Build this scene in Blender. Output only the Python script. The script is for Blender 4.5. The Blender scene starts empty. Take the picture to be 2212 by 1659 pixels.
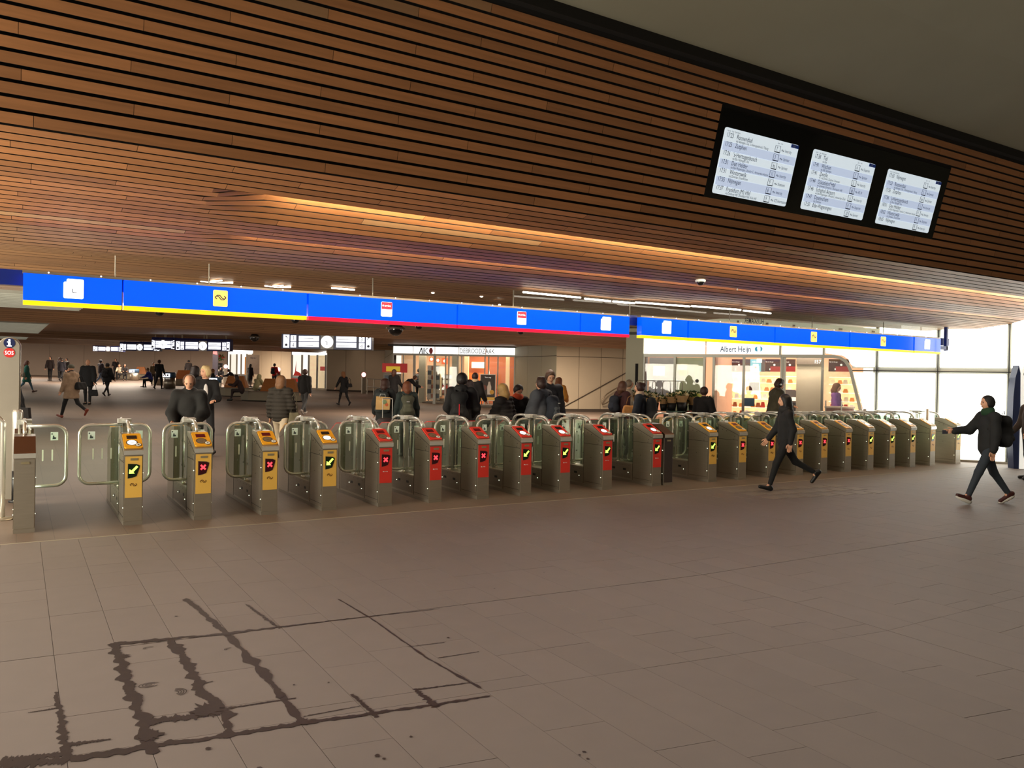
import bpy, bmesh, math, random
import numpy as np
from mathutils import Matrix, Vector
random.seed(7); rng = np.random.default_rng(7)
PI = math.pi
S = bpy.context.scene
COL = S.collection

# ------------------------------------------------------------------ camera
F = 1721.0; CX, CY = 1106.0, 829.5
_dv = np.array([40-CX, -(795-CY), -F]); _dv /= np.linalg.norm(_dv)
_du = np.array([3885-CX, -(867-CY), -F]); _du -= _du.dot(_dv)*_dv; _du /= np.linalg.norm(_du)
_dz = np.cross(_du, _dv)
M3 = np.stack([_du, _dv, _dz])           # camera axes -> world (x along gate row, y away through the gates, z up)
EYE = np.array([0, 0, 1.8])
cam = bpy.data.cameras.new('camera'); cam_ob = bpy.data.objects.new('camera', cam); COL.objects.link(cam_ob)
mw = Matrix([[*M3[0], EYE[0]], [*M3[1], EYE[1]], [*M3[2], EYE[2]], [0, 0, 0, 1]])
cam_ob.matrix_world = mw
cam.sensor_width = 36; cam.lens = F/2212*36; cam.clip_start = .05; cam.clip_end = 400
S.camera = cam_ob
S.view_settings.view_transform = 'Standard'; S.view_settings.look = 'None'
S.view_settings.gamma = 1; S.view_settings.use_curve_mapping = False
S.view_settings.exposure = 0.42

# ------------------------------------------------------------------ world and main lights
w = bpy.data.worlds.new('world'); S.world = w; w.use_nodes = True
w.node_tree.nodes['Background'].inputs[0].default_value = (1, .88, .75, 1)
w.node_tree.nodes['Background'].inputs[1].default_value = 1.0

def area(name, loc, size, power, color=(1, .86, .7), rot=(0, 0, 0), sy=None, spread=PI):
    l = bpy.data.lights.new(name, 'AREA'); l.energy = power; l.color = color; l.size = size
    l.spread = spread
    if sy: l.shape = 'RECTANGLE'; l.size_y = sy
    o = bpy.data.objects.new(name, l); o.location = loc; o.rotation_euler = rot; COL.objects.link(o); return o
# lamps of the concourse on the near side, high under the concrete
for x, p in ((0, 42), (5.5, 34), (11, 27), (17, 25)):
    area('hall_light', (x, 4.6, 5.7), 2, p, (1, .89, .8), sy=2, spread=math.radians(105))
    area('hall_light', (x, 0, 6.2), 2, p*.6, (1, .89, .8), sy=2, spread=math.radians(100))
# fill light added at the open left side to brighten ceiling and left gates
area('side_fill', (-5.5, 9.0, 1.6), 2.2, 1150, (1, .94, .76), rot=(0, math.radians(-100), 0), sy=8)
# hall beyond the gates
for (x, y, p) in [(3.5, 15, 80), (10, 14.5, 60), (2, 21.5, 110), (9, 21, 120), (15, 22, 110), (4, 30, 200), (12, 29, 300), (19.5, 26.5, 460),
                  (4, 44, 620), (13, 38, 420), (14, 46, 1200), (17, 49, 500), (5, 63, 1500), (13, 62, 1500), (0, 76, 700), (9, 70, 800), (-8, 82, 700)]:
    area('hall_light', (x, y, 3.0+.018*max(0, y-14)), 1.6 if y < 30 else 5, p*.62, (1, .84, .68))

# ------------------------------------------------------------------ pixel helpers (photo pixel -> ray in the world)
def ray(x, y): return M3 @ np.array([x-CX, -(y-CY), -F])
def at_z(x, y, z): d = ray(x, y); return EYE + d*((z-EYE[2])/d[2])
def at_v(x, y, v): d = ray(x, y); return EYE + d*(v/d[1])
def at_d(x, y, D): return EYE + ray(x, y)*(D/F)
def fz(v): return max(0., .016*(v-13))
def at_f(x, y):
    d = ray(x, y); t = (-.208-1.8)/(d[2]-.016*d[1]); p = EYE+t*d
    return p if p[1] > 13 else at_z(x, y, 0)
def proj(P):
    c = M3.T @ (np.array(P, float)-EYE)
    return CX+F*c[0]/-c[2], CY-F*c[1]/-c[2]
def depth(P): return float(-(M3.T @ (np.array(P, float)-EYE))[2])

# ------------------------------------------------------------------ materials
def lin(c):
    return tuple(((v/255)/12.92 if v/255 <= .04045 else (((v/255)+.055)/1.055)**2.4) for v in c)
MATS = {}
def mat(name, rgb, rough=.5, metal=0., var=.12, scale=6., bump=0., emit=0., spec=.5, coat=0., stretch=None, rand=0., alt=None, ecol=None):
    if name in MATS: return MATS[name]
    m = bpy.data.materials.new(name); m.use_nodes = True; nt = m.node_tree; n = nt.nodes; L = nt.links
    b = n['Principled BSDF']; c = lin(rgb)
    b.inputs['Roughness'].default_value = rough; b.inputs['Metallic'].default_value = metal
    b.inputs['Specular IOR Level'].default_value = spec; b.inputs['Coat Weight'].default_value = coat
    tc = n.new('ShaderNodeNewGeometry') if stretch == 'world' else n.new('ShaderNodeTexCoord')
    src = tc.outputs['Position'] if stretch == 'world' else tc.outputs['Object']
    mp = n.new('ShaderNodeMapping'); L.new(src, mp.inputs[0])
    if isinstance(stretch, tuple): mp.inputs['Scale'].default_value = stretch
    no = n.new('ShaderNodeTexNoise'); no.inputs['Scale'].default_value = scale; no.inputs['Detail'].default_value = 4
    L.new(mp.outputs[0], no.inputs[0])
    mix = n.new('ShaderNodeMix'); mix.data_type = 'RGBA'
    lo = tuple(x*(1-var) for x in c) if alt is None else lin(alt)
    hi = tuple(min(1, x*(1+var)) for x in c)
    mix.inputs['A'].default_value = (*lo, 1); mix.inputs['B'].default_value = (*hi, 1)
    L.new(no.outputs['Fac'], mix.inputs['Factor']); out = mix.outputs['Result']
    if rand:
        g = n.new('ShaderNodeNewGeometry'); oi = n.new('ShaderNodeObjectInfo')
        ad = n.new('ShaderNodeMath'); ad.operation = 'ADD'; L.new(g.outputs['Random Per Island'], ad.inputs[0]); L.new(oi.outputs['Random'], ad.inputs[1])
        fr = n.new('ShaderNodeMath'); fr.operation = 'FRACT'; L.new(ad.outputs[0], fr.inputs[0])
        mr = n.new('ShaderNodeMapRange'); L.new(fr.outputs[0], mr.inputs[0]); mr.inputs[3].default_value = 1-rand; mr.inputs[4].default_value = 1+rand
        hs = n.new('ShaderNodeHueSaturation'); L.new(out, hs.inputs['Color']); L.new(mr.outputs[0], hs.inputs['Value']); out = hs.outputs[0]
    L.new(out, b.inputs['Base Color'])
    if bump:
        bp = n.new('ShaderNodeBump'); bp.inputs['Strength'].default_value = bump; bp.inputs['Distance'].default_value = .01
        L.new(no.outputs['Fac'], bp.inputs['Height']); L.new(bp.outputs[0], b.inputs['Normal'])
    if emit:
        b.inputs['Emission Color'].default_value = (*(lin(ecol) if ecol else c), 1); b.inputs['Emission Strength'].default_value = emit
    MATS[name] = m; return m
def glass(name, tint=(.9, .95, .92), refl=1.0, rough=.02, haze=0.):
    if name in MATS: return MATS[name]
    m = bpy.data.materials.new(name); m.use_nodes = True; nt = m.node_tree; n = nt.nodes; L = nt.links
    n.remove(n['Principled BSDF']); o = n['Material Output']
    t = n.new('ShaderNodeBsdfTransparent'); t.inputs[0].default_value = (*tint, 1)
    g = n.new('ShaderNodeBsdfGlossy'); g.inputs['Roughness'].default_value = rough; g.inputs[0].default_value = (refl, refl, refl, 1)
    f = n.new('ShaderNodeFresnel'); f.inputs[0].default_value = 1.5
    no = n.new('ShaderNodeTexNoise'); no.inputs['Scale'].default_value = 3.
    ge = n.new('ShaderNodeNewGeometry'); inv = n.new('ShaderNodeMath'); inv.operation = 'SUBTRACT'; inv.inputs[0].default_value = 1; L.new(ge.outputs['Backfacing'], inv.inputs[1])
    mu = n.new('ShaderNodeMath'); mu.operation = 'MULTIPLY'; L.new(f.outputs[0], mu.inputs[0]); L.new(inv.outputs[0], mu.inputs[1])
    mx = n.new('ShaderNodeMixShader'); L.new(mu.outputs[0], mx.inputs[0]); L.new(t.outputs[0], mx.inputs[1]); L.new(g.outputs[0], mx.inputs[2])
    last = mx.outputs[0]
    if haze:
        d = n.new('ShaderNodeBsdfDiffuse'); d.inputs[0].default_value = (.8, .82, .78, 1)
        m2 = n.new('ShaderNodeMixShader'); mr = n.new('ShaderNodeMath'); mr.operation = 'MULTIPLY'; mr.inputs[1].default_value = haze*2
        L.new(no.outputs['Fac'], mr.inputs[0]); L.new(mr.outputs[0], m2.inputs[0])
        L.new(last, m2.inputs[1]); L.new(d.outputs[0], m2.inputs[2]); last = m2.outputs[0]
    L.new(last, o.inputs[0]); MATS[name] = m; return m

STEEL = mat('brushed_steel', (176, 166, 150), .34, .85, .1, 5, .05, stretch=(1, 1, 14))
STEELD = mat('darker_steel', (150, 141, 128), .42, .7, .12, 4, .05, stretch=(1, 1, 10))
CHROME = mat('polished_steel', (222, 220, 212), .22, .72, .04)
BLACK = mat('black_plastic', (14, 14, 16), .4, 0, .1)
DARK = mat('dark_gap', (16, 12, 10), .9)
WHITEP = mat('white_plastic', (225, 228, 224), .4, 0, .03)
GLASS = glass('gate_glass', (.93, .97, .94), 1, .02, .006)
SHOPG = glass('shop_glass', (.95, .96, .95), .7, .01, .01)

# ------------------------------------------------------------------ mesh builder
class MB:
    def __init__(s): s.v = []; s.f = []; s.m = []
    def add(s, vs, fs, mi=0):
        o = len(s.v); s.v.extend([tuple(map(float, p)) for p in vs]); s.f.extend([tuple(int(i)+o for i in f) for f in fs]); s.m.extend([mi]*len(fs)); return s
    def box(s, x0, x1, y0, y1, z0, z1, mi=0):
        return s.add([(x0, y0, z0), (x1, y0, z0), (x1, y1, z0), (x0, y1, z0), (x0, y0, z1), (x1, y0, z1), (x1, y1, z1), (x0, y1, z1)],
                     [(0, 3, 2, 1), (4, 5, 6, 7), (0, 1, 5, 4), (1, 2, 6, 5), (2, 3, 7, 6), (3, 0, 4, 7)], mi)
    def prism(s, poly, a0, a1, axis='x', mi=0):
        """poly: 2d outline; axis x: (y,z) pts, axis y: (x,z) pts, axis z: (x,y) pts"""
        n = len(poly)
        def P(p, a): return (a, p[0], p[1]) if axis == 'x' else ((p[0], a, p[1]) if axis == 'y' else (p[0], p[1], a))
        vs = [P(p, a0) for p in poly]+[P(p, a1) for p in poly]
        fs = [tuple(range(n)), tuple(range(2*n-1, n-1, -1))]+[(i, i+n, (i+1) % n+n, (i+1) % n) for i in range(n)]
        return s.add(vs, fs, mi)
    def tube(s, pts, r, n=8, cap=True, mi=0):
        pts = [np.array(p, float) for p in pts]; k = len(pts); rr = r if hasattr(r, '__len__') else [r]*k
        vs = []; up = None
        for i, p in enumerate(pts):
            t = (pts[min(i+1, k-1)]-pts[max(i-1, 0)]); t = t/(np.linalg.norm(t)+1e-9)
            if up is None:
                up = np.array([0, 0, 1.]) if abs(t[2]) < .9 else np.array([1., 0, 0])
            a = np.cross(t, up); a /= np.linalg.norm(a)+1e-9; b = np.cross(a, t); up = b
            for j in range(n):
                c, d = math.cos(2*PI*j/n), math.sin(2*PI*j/n); vs.append(p+rr[i]*(c*a+d*b))
        fs = [(i*n+j, i*n+(j+1) % n, (i+1)*n+(j+1) % n, (i+1)*n+j) for i in range(k-1) for j in range(n)]
        if cap: fs += [tuple(range(n-1, -1, -1)), tuple((k-1)*n+j for j in range(n))]
        return s.add(vs, fs, mi)
    def disc(s, c, r, n=20, axis='y', ry=None, th=.004, mi=0):
        ry = ry or r
        poly = [(r*math.cos(2*PI*i/n), ry*math.sin(2*PI*i/n)) for i in range(n)]
        if axis == 'y': return s.prism([(c[0]+p[0], c[2]+p[1]) for p in poly], c[1]-th, c[1], 'y', mi)
        if axis == 'z': return s.prism([(c[0]+p[0], c[1]+p[1]) for p in poly], c[2], c[2]+th, 'z', mi)
        return s.prism([(c[1]+p[0], c[2]+p[1]) for p in poly], c[0]-th, c[0], 'x', mi)
    def lathe(s, prof, n=16, c=(0, 0, 0), mi=0):
        vs = [(c[0]+r*math.cos(2*PI*j/n), c[1]+r*math.sin(2*PI*j/n), c[2]+z) for r, z in prof for j in range(n)]
        k = len(prof)
        fs = [(i*n+j, i*n+(j+1) % n, (i+1)*n+(j+1) % n, (i+1)*n+j) for i in range(k-1) for j in range(n)]
        fs += [tuple(range(n-1, -1, -1)), tuple((k-1)*n+j for j in range(n))]
        return s.add(vs, fs, mi)
    def ell(s, c, r, nu=12, nv=8, mi=0):
        vs = [(c[0], c[1], c[2]-r[2])]
        for i in range(1, nv):
            t = -PI/2+PI*i/nv
            for j in range(nu):
                a = 2*PI*j/nu; vs.append((c[0]+r[0]*math.cos(t)*math.cos(a), c[1]+r[1]*math.cos(t)*math.sin(a), c[2]+r[2]*math.sin(t)))
        vs.append((c[0], c[1], c[2]+r[2])); e = len(vs)-1
        fs = [(0, 1+(j+1) % nu, 1+j) for j in range(nu)]
        for i in range(nv-2):
            for j in range(nu):
                a = 1+i*nu; fs.append((a+j, a+(j+1) % nu, a+nu+(j+1) % nu, a+nu+j))
        a = 1+(nv-2)*nu; fs += [(a+j, a+(j+1) % nu, e) for j in range(nu)]
        return s.add(vs, fs, mi)
    def xf(s, mtx):
        s.v = [tuple(mtx @ Vector(p)) for p in s.v]; return s
    def merge(s, o, mi=None):
        k = len(s.v); s.v += o.v; s.f += [tuple(i+k for i in f) for f in o.f]; s.m += (o.m if mi is None else [mi]*len(o.f)); return s
    def mesh(s, name, mats, smooth=False):
        me = bpy.data.meshes.new(name); me.from_pydata(s.v, [], s.f)
        for m in (mats if isinstance(mats, (list, tuple)) else [mats]): me.materials.append(m)
        if any(s.m): me.polygons.foreach_set('material_index', s.m)
        if smooth: me.polygons.foreach_set('use_smooth', [True]*len(me.polygons))
        me.update(); return me
    def build(s, name, mats, parent=None, smooth=False, loc=None, label=None, fix=False):
        me = s.mesh(name, mats, smooth)
        if fix:
            bm = bmesh.new(); bm.from_mesh(me); bmesh.ops.recalc_face_normals(bm, faces=bm.faces); bm.to_mesh(me); bm.free()
        o = bpy.data.objects.new(name, me); COL.objects.link(o)
        if parent: o.parent = parent
        if loc is not None: o.location = loc
        if label: o['label'] = label
        return o
def empty(name, loc=(0, 0, 0), rz=0.):
    o = bpy.data.objects.new(name, None); o.location = loc; o.rotation_euler = (0, 0, rz); o.empty_display_size = .2; COL.objects.link(o); return o
LABS = set()
def tag(o, label=None, cat=None, group=None, kind=None):
    if label: o['label'] = label
    if cat: o['category'] = cat
    if group: o['group'] = group
    if kind: o['kind'] = kind
    return o
def copy_tree(o, parent=None):
    c = o.copy(); COL.objects.link(c)
    if parent: c.parent = parent
    for ch in list(o.children): copy_tree(ch, c)
    return c
def struct(name, mb, m, parent=None):
    o = mb.build(name, m, parent)
    if not parent: o['kind'] = 'structure'
    return o

# text as flat mesh: returns MB in the xy plane (x right, y up), origin left baseline
_tc = {}
def text(s, size, sx=1., align='LEFT', bold=0.):
    k = (s, align, bold)
    if k not in _tc:
        cu = bpy.data.curves.new('t', 'FONT'); cu.body = s; cu.size = 1; cu.align_x = align; cu.resolution_u = 2; cu.offset = bold
        ob = bpy.data.objects.new('t', cu); COL.objects.link(ob)
        me = bpy.data.meshes.new_from_object(ob, depsgraph=None) if False else ob.to_mesh()
        _tc[k] = ([tuple(v.co) for v in me.vertices], [tuple(p.vertices) for p in me.polygons])
        ob.to_mesh_clear(); bpy.data.objects.remove(ob); bpy.data.curves.remove(cu)
    vs, fs = _tc[k]
    m = MB(); m.add([(x*size*sx, y*size, 0) for x, y, z in vs], fs); return m
def lay(m, x, y, z=0., facing='-y', sgn=1):
    """stand a flat (x,y) mesh up: front faces -y (towards viewer)"""
    if facing == '-y': m.v = [(x+a*sgn, y, z+b) for a, b, c in m.v]
    return m

# =================================================================== CEILING
WOOD = mat('cedar_plank', (164, 110, 68), .5, 0, .3, 2.2, .08, stretch=(.8, 14, 14), rand=.2)
WOODF = mat('far_cedar_plank', (156, 116, 80), .55, 0, .2, 2., .05, stretch=(.5, 9, 9), rand=.12)
PALEW = mat('pale_cedar_plank', (182, 140, 98), .5, 0, .12, 2.2, .05, stretch=(.8, 14, 14))
PITCH = .113
def w_u(u): t = min(1, max(0, (u-1.5)/.75)); return t*t*(3-2*t)
def zc(v, u=10):
    """soffit height"""
    if v <= 7.49: return 3.72+(7.49-v)*(5.58-3.72)/.49
    if v <= 8.1: z = 3.72-(v-7.49)*.295; return z
    z = 3.54-(v-8.1)*(3.54-3.14)/2.1; b = 0
    if v < 8.78: b = .15*(8.78-v)/.68
    elif 9.3 <= v < 9.62: b = .07*(9.62-v)/.32
    return z+b*w_u(u)
ceil = MB()
# dark backing above the planks
bk = [(6.98, 5.66), (7.58, 3.84), (8.0, 3.8), (10.2, 3.34)]
for i in range(3):
    (a, b), (c, d) = bk[i], bk[i+1]
    ceil.add([(-8, a, b), (26, a, b), (26, c, d), (-8, c, d)], [(0, 1, 2, 3)])
ceiling = struct('ceiling', ceil, DARK)
def plank_mb(m, u0, u1, p0, p1, gap=.014, th=.02, lift=lambda u, v: 0, nseg=1):
    """p0,p1: (v,z) edges of the row"""
    d = np.array(p1)-np.array(p0); L_ = np.hypot(*d); d = d/L_; nrm = np.array([-d[1], d[0]])   # up side
    if nrm[1] < 0: nrm = -nrm
    a = np.array(p0)+d*gap/2; b = np.array(p1)-d*gap/2
    k = len(m.v); us = np.linspace(u0+.002, u1-.002, nseg+1)
    vs = []
    for u in us:
        for q in (a, b, b+nrm*th, a+nrm*th): vs.append((u, q[0], q[1]+lift(u, q[0])))
    fs = []; fd = []
    for i in range(nseg):
        for j in range(4): (fd if j % 2 else fs).append((i*4+j, i*4+(j+1) % 4, i*4+4+(j+1) % 4, i*4+4+j))
    fd += [(3, 2, 1, 0), (nseg*4, nseg*4+1, nseg*4+2, nseg*4+3)]
    o_ = len(m.v); m.add(vs, fs); m.f.extend([tuple(i+o_ for i in f) for f in fd]); m.m.extend([1]*len(fd))  # edge faces take the dark slot: shade of the gaps put into the colour
rows = []
n1 = 17
for i in range(n1):
    t0, t1 = i/n1, (i+1)/n1
    rows.append(((7.0+.49*t0, 5.58-1.86*t0), (7.0+.49*t1, 5.58-1.86*t1)))
v = 7.49
while v < 10.15:
    v1 = v+.1085
    rows.append(((v, None), (v1, None))); v = v1
far_rows = MB(); nparts = 0
# the departure screens interrupt rows 3..13 between u 7.39 and 12.47
SU0, SU1 = 7.39, 12.47
for ri, (a, b) in enumerate(rows):
    L0 = 2.4; off = (ri % 3)*.8+rng.uniform(-.08, .08)-3.2
    cuts = [off+L0*k for k in range(11)]
    segs = list(zip(cuts[:-1], cuts[1:]))
    if a[1] is not None and 3 <= ri <= 12:
        s2 = []
        for s in segs:
            if s[0] < SU0: s2.append((s[0], min(s[1], SU0)))
            if s[1] > SU1: s2.append((max(s[0], SU1), s[1]))
        segs = [s for s in s2 if s[1]-s[0] > .05]
    flat = a[1] is None
    for (u0, u1) in segs:
        if u1 < -.6 or u0 > 20.5: continue
        m = MB()
        if flat:
            za = zc((a[0]+.001), 0); zb = zc(b[0]-.001, 0)
            # lift for the coves to the right of u 1.2
            def lift(u, vv, A=a[0], B=b[0], za=za, zb=zb):
                t = (vv-A)/(B-A); t = min(1, max(0, t))
                return (zc(A+.001, u)-zc(A+.001, 0))*(1-t)+(zc(B-.001, u)-zc(B-.001, 0))*t
            ns = 8 if u0 < 2.35 and u1 > 1.4 else 1
            plank_mb(m, u0, u1, (a[0], za), (b[0], zb), gap=.017, lift=lift, nseg=ns)
        else:
            plank_mb(m, u0, u1, a, b, gap=.027)
        pr = proj(((max(u0, .0)+min(u1, 20))/2, a[0], zc(a[0])))
        if nparts < 299 and -100 < pr[0] < 2400 and pr[1] > -40:
            pale = flat and rng.random() < .05; o_ = m.build('plank', [PALEW if pale else WOOD, DARK], ceiling); nparts += 1
            if pale: o_['label'] = 'paler plank'
        else: far_rows.merge(m)
# beyond the gates: folded ceiling; (v, z) pairs, planks as one stuff part
prof = [(10.2, 3.14), (10.7, 3.14), (11.1, 3.1), (11.12, 3.2), (12.6, 3.2), (13.2, 3.08), (13.22, 3.2), (17, 3.24), (23.4, 3.25), (24.4, 3.0),
        (24.45, 3.3), (38.6, 3.36), (39.7, 3.12), (39.8, 3.5), (55, 3.58), (56.2, 3.3), (56.3, 3.75), (75, 4.2), (110, 4.9)]
for i in range(len(prof)-1):
    (a, za), (b, zb) = prof[i], prof[i+1]
    L_ = math.hypot(b-a, zb-za)
    if b-a < .15: continue
    p = .113 if a < 13 else (.16 if a < 24 else .3)
    n = max(1, int(L_/p))
    for k in range(n):
        t0, t1 = k/n, (k+1)/n
        far_rows_ext = (-12 if a > 20 else -8, 27)
        off = rng.uniform(0, 3)
        us = np.arange(far_rows_ext[0]+off, far_rows_ext[1], 3.4 if a < 24 else 8)
        us = [far_rows_ext[0], *us, far_rows_ext[1]]
        for u0, u1 in zip(us[:-1], us[1:]):
            if u1-u0 > .05: plank_mb(far_rows, u0, u1, (a+(b-a)*t0, za+(zb-za)*t0), (a+(b-a)*t1, za+(zb-za)*t1), gap=.012 if a < 24 else .03, th=.012 if a < 24 else .02)
o = far_rows.build('plank', [WOODF, DARK], ceiling); o['kind'] = 'stuff'
up = MB()
up.add([(-14, 10.2, 3.4), (30, 10.2, 3.4), (30, 110, 5.4), (-14, 110, 5.4)], [(0, 1, 2, 3)])
up.build('backing', DARK, ceiling)
# grey concrete ceiling over the near side
CONC = mat('grey_concrete', (150, 146, 128), .85, 0, .1, .9, .1, stretch='world')
cc = MB(); pts = [(6.9, 5.74), (5.6, 6.15), (3.5, 6.55), (0, 6.9), (-8, 7.1)]
for i in range(len(pts)-1):
    (a, za), (b, zb) = pts[i], pts[i+1]
    cc.add([(-12, a, za), (34, a, za), (34, b, zb), (-12, b, zb)], [(0, 1, 2, 3)])
struct('ceiling', cc, CONC)
rw = MB(); rw.box(-14, 34, -8.2, -8, 0, 7.4); struct('wall_behind', rw, CONC)
rw = MB(); rw.box(27, 27.2, -8, 9, 0, 7.4); struct('wall_side', rw, CONC)
tr = MB(); tr.box(-8, 27, 6.9, 7.02, 5.62, 5.75)
struct('trim_1', tr, mat('black_recess', (16, 12, 10), .8))

# cove light strips hidden above the plank edges
COVE = mat('cove_led', (255, 200, 130), .5, emit=2.2, var=.01)
for (v0, z0, u0, en) in [(8.085, 3.61, 2.25, 1300), (9.29, 3.345, 1.8, 170)]:
    ex = 18.6-u0
    cl = MB(); cl.box(u0, 18.6, v0-.02, v0-.008, z0-.006, z0+.014)
    o = cl.build('led_strip', COVE); tag(o, 'warm light strip in the %s wooden cove' % ('upper bright' if v0 < 9 else 'lower narrow'), 'light')
    l = area('cove_light', ((u0+18.6)/2, v0, z0+.012), ex, en, (1, .84, .58), rot=(math.radians(92), 0, 0), sy=.02)

# =================================================================== FLOOR
TILE = mat('stone_floor', (114, 103, 96), .62, 0, .07, 5, .05, stretch='world', rand=.03)
def skew(s): return .08*(max(0, 9.5-s)/3.74)**1.7
def fxy(u, s):
    return (u, s-skew(s)*min(max(u, -1), 5.35))
GRT = mat('floor_joint', (84, 73, 65), .9)
fl = MB()
fl.add([(-14, -6, -.012), (34, -6, -.012), (34, 9.62, -.012), (-14, 9.62, -.012)], [(0, 1, 2, 3)])
floor = struct('floor', fl, GRT)
tiles = []
for ci in range(-6, 62):
    u0 = .21+.3475*ci; s = 9.6; k = 0
    major = [5.76, 3.9]
    while s > 1.2:
        ln = rng.choice([.345, .52, .69, .86, 1.04])
        if s-ln < 5.76 < s: ln = s-5.76
        elif s-ln < 4.24 < s: ln = s-4.24
        for mj in (5.76, 4.24):
            if s-ln-.12 < mj < s-ln: ln = s-mj
        tiles.append((u0, u0+.3475, s-ln, s)); s -= ln
def tile_mb(m, t, g=.0028):
    u0, u1, s0, s1 = t; u0 += g/2; u1 -= g/2; s0 += g/2; s1 -= g/2
    if abs(t[0]-5.35) < .1: u0 += .006
    if abs(s1-5.76) < .01: s1 -= .005
    z1 = rng.uniform(-.0008, 0)
    c = [fxy(u0, s0), fxy(u1, s0), fxy(u1, s1), fxy(u0, s1)]
    vs = [(x, y, -.02) for x, y in c]+[(x, y, z1) for x, y in c]
    m.add(vs, [(4, 5, 6, 7), (0, 1, 5, 4), (1, 2, 6, 5), (2, 3, 7, 6), (3, 0, 4, 7)])
vis = []; rest = []
for t in tiles:
    c = (*fxy((t[0]+t[1])/2, (t[2]+t[3])/2), 0); d = depth(c)
    if d > .8:
        x, y = proj(c)
        if -200 < x < 2450 and y < 1900:
            (vis).append((-(t[1]-t[0])*(t[3]-t[2])/d**3, t)); continue
    rest.append(t)
vis.sort(key=lambda q: q[0])
for _, t in vis[:299]:
    m = MB(); tile_mb(m, t); m.build('floor_tile', TILE, floor)
m = MB()
for t in rest+[q[1] for q in vis[299:]]:
    tile_mb(m, t)
o = m.build('floor_tile', TILE, floor); o['kind'] = 'stuff'
# floor beyond the row line (procedural slabs; slopes gently up behind the gates)
def slab_mat():
    m = mat('far_stone_floor', (112, 95, 82), .55, 0, .1, 1.2, .03, stretch='world'); nt = m.node_tree; n = nt.nodes; L = nt.links
    b = n['Principled BSDF']; g = n.new('ShaderNodeNewGeometry'); mp = n.new('ShaderNodeMapping'); mp.inputs['Rotation'].default_value = (0, 0, PI/2)
    br = n.new('ShaderNodeTexBrick'); br.inputs['Scale'].default_value = 1; br.inputs['Brick Width'].default_value = .75; br.inputs['Row Height'].default_value = .3475
    br.inputs['Mortar Size'].default_value = .003; br.inputs['Color1'].default_value = (1, 1, 1, 1); br.inputs['Color2'].default_value = (.9, .9, .9, 1); br.inputs['Mortar'].default_value = (.6, .6, .6, 1)
    L.new(g.outputs['Position'], mp.inputs[0]); L.new(mp.outputs[0], br.inputs['Vector'])
    src = b.inputs['Base Color'].links[0].from_socket
    mx = n.new('ShaderNodeMix'); mx.data_type = 'RGBA'; mx.blend_type = 'MULTIPLY'; mx.inputs['Factor'].default_value = 1
    L.new(src, mx.inputs['A']); L.new(br.outputs[0], mx.inputs['B'])
    # worn zones with broad soft tone changes
    no = n.new('ShaderNodeTexNoise'); no.inputs['Scale'].default_value = .25; L.new(g.outputs['Position'], no.inputs[0])
    mr = n.new('ShaderNodeMapRange'); mr.inputs[3].default_value = .82; mr.inputs[4].default_value = 1.15; L.new(no.outputs['Fac'], mr.inputs[0])
    m2 = n.new('ShaderNodeMix'); m2.data_type = 'RGBA'; m2.blend_type = 'MULTIPLY'; m2.inputs['Factor'].default_value = 1
    L.new(mx.outputs['Result'], m2.inputs['A']); L.new(mr.outputs[0], m2.inputs['B']); L.new(m2.outputs['Result'], b.inputs['Base Color'])
    return m
ff = MB(); ys = [9.62, 13, 40, 70, 110]
for a, b in zip(ys[:-1], ys[1:]):
    ff.add([(-16, a, fz(a)), (34, a, fz(a)), (34, b, fz(b)), (-16, b, fz(b))], [(0, 1, 2, 3)])
struct('floor', ff, slab_mat())
# pale joint strip in front of the row of gates
js = MB(); js.box(-6, 24, 9.585, 9.615, -.01, .002)
struct('trim_2', js, mat('pale_joint', (150, 140, 122), .7))
# light tactile strips on the floor on the far side and near the right walker
TACT = mat('tactile_strip', (124, 113, 100), .6)
tp = MB()
for k in range(7):
    for j in range(3): tp.box(9.9+.36*k, 9.9+.36*k+.3, 9.05-.4*j-.05*k, 9.05-.4*j-.05*k+.26, -.004, .003)
o = tp.build('tactile_paving', TACT); tag(o, 'pale ribbed tactile paving in the floor before the right gates', 'paving')

# wet stains following the joints near the camera
WET = mat('wet_stain', (46, 34, 28), .5, 0, .3, 9, .1, spec=.3, stretch='world')
wm = MB()
def wet(path, w0, w1, rag=.5, n=110):
    P = [at_z(x, y, 0)[:2] for x, y in path]
    seg = [0]+list(np.cumsum([np.linalg.norm(P[i+1]-P[i]) for i in range(len(P)-1)])); T = np.linspace(0, seg[-1], n)
    X = np.interp(T, seg, [p[0] for p in P]); Y = np.interp(T, seg, [p[1] for p in P])
    vs = []; z = .0016+.0008*rng.random()
    def sm():
        q = np.convolve(rng.normal(size=n+8), np.ones(4)/4, 'same')[4:n+4]*rag*1.3+np.convolve((rng.random(n+20) > .955)*1.6, np.hanning(7)/2.2, 'same')[10:n+10]+rng.normal(size=n)*.07; return 1+q
    ra, rb = sm(), sm()
    for i in range(n):
        j = min(i, n-2); d = np.array([X[j+1]-X[j], Y[j+1]-Y[j]]); d /= np.linalg.norm(d)+1e-9; nn = np.array([-d[1], d[0]])
        t = i/(n-1); wv = (w0+(w1-w0)*t)*.62
        if i in (0, n-1): wv *= .15
        a, b = wv*ra[i], wv*rb[i]
        a, b = max(.1*wv, a), max(.1*wv, b)
        vs += [(X[i]+nn[0]*a, Y[i]+nn[1]*a, z), (X[i]-nn[0]*b, Y[i]-nn[1]*b, z)]
    wm.add(vs, [(2*i, 2*i+1, 2*i+3, 2*i+2) for i in range(n-1)])
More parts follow.
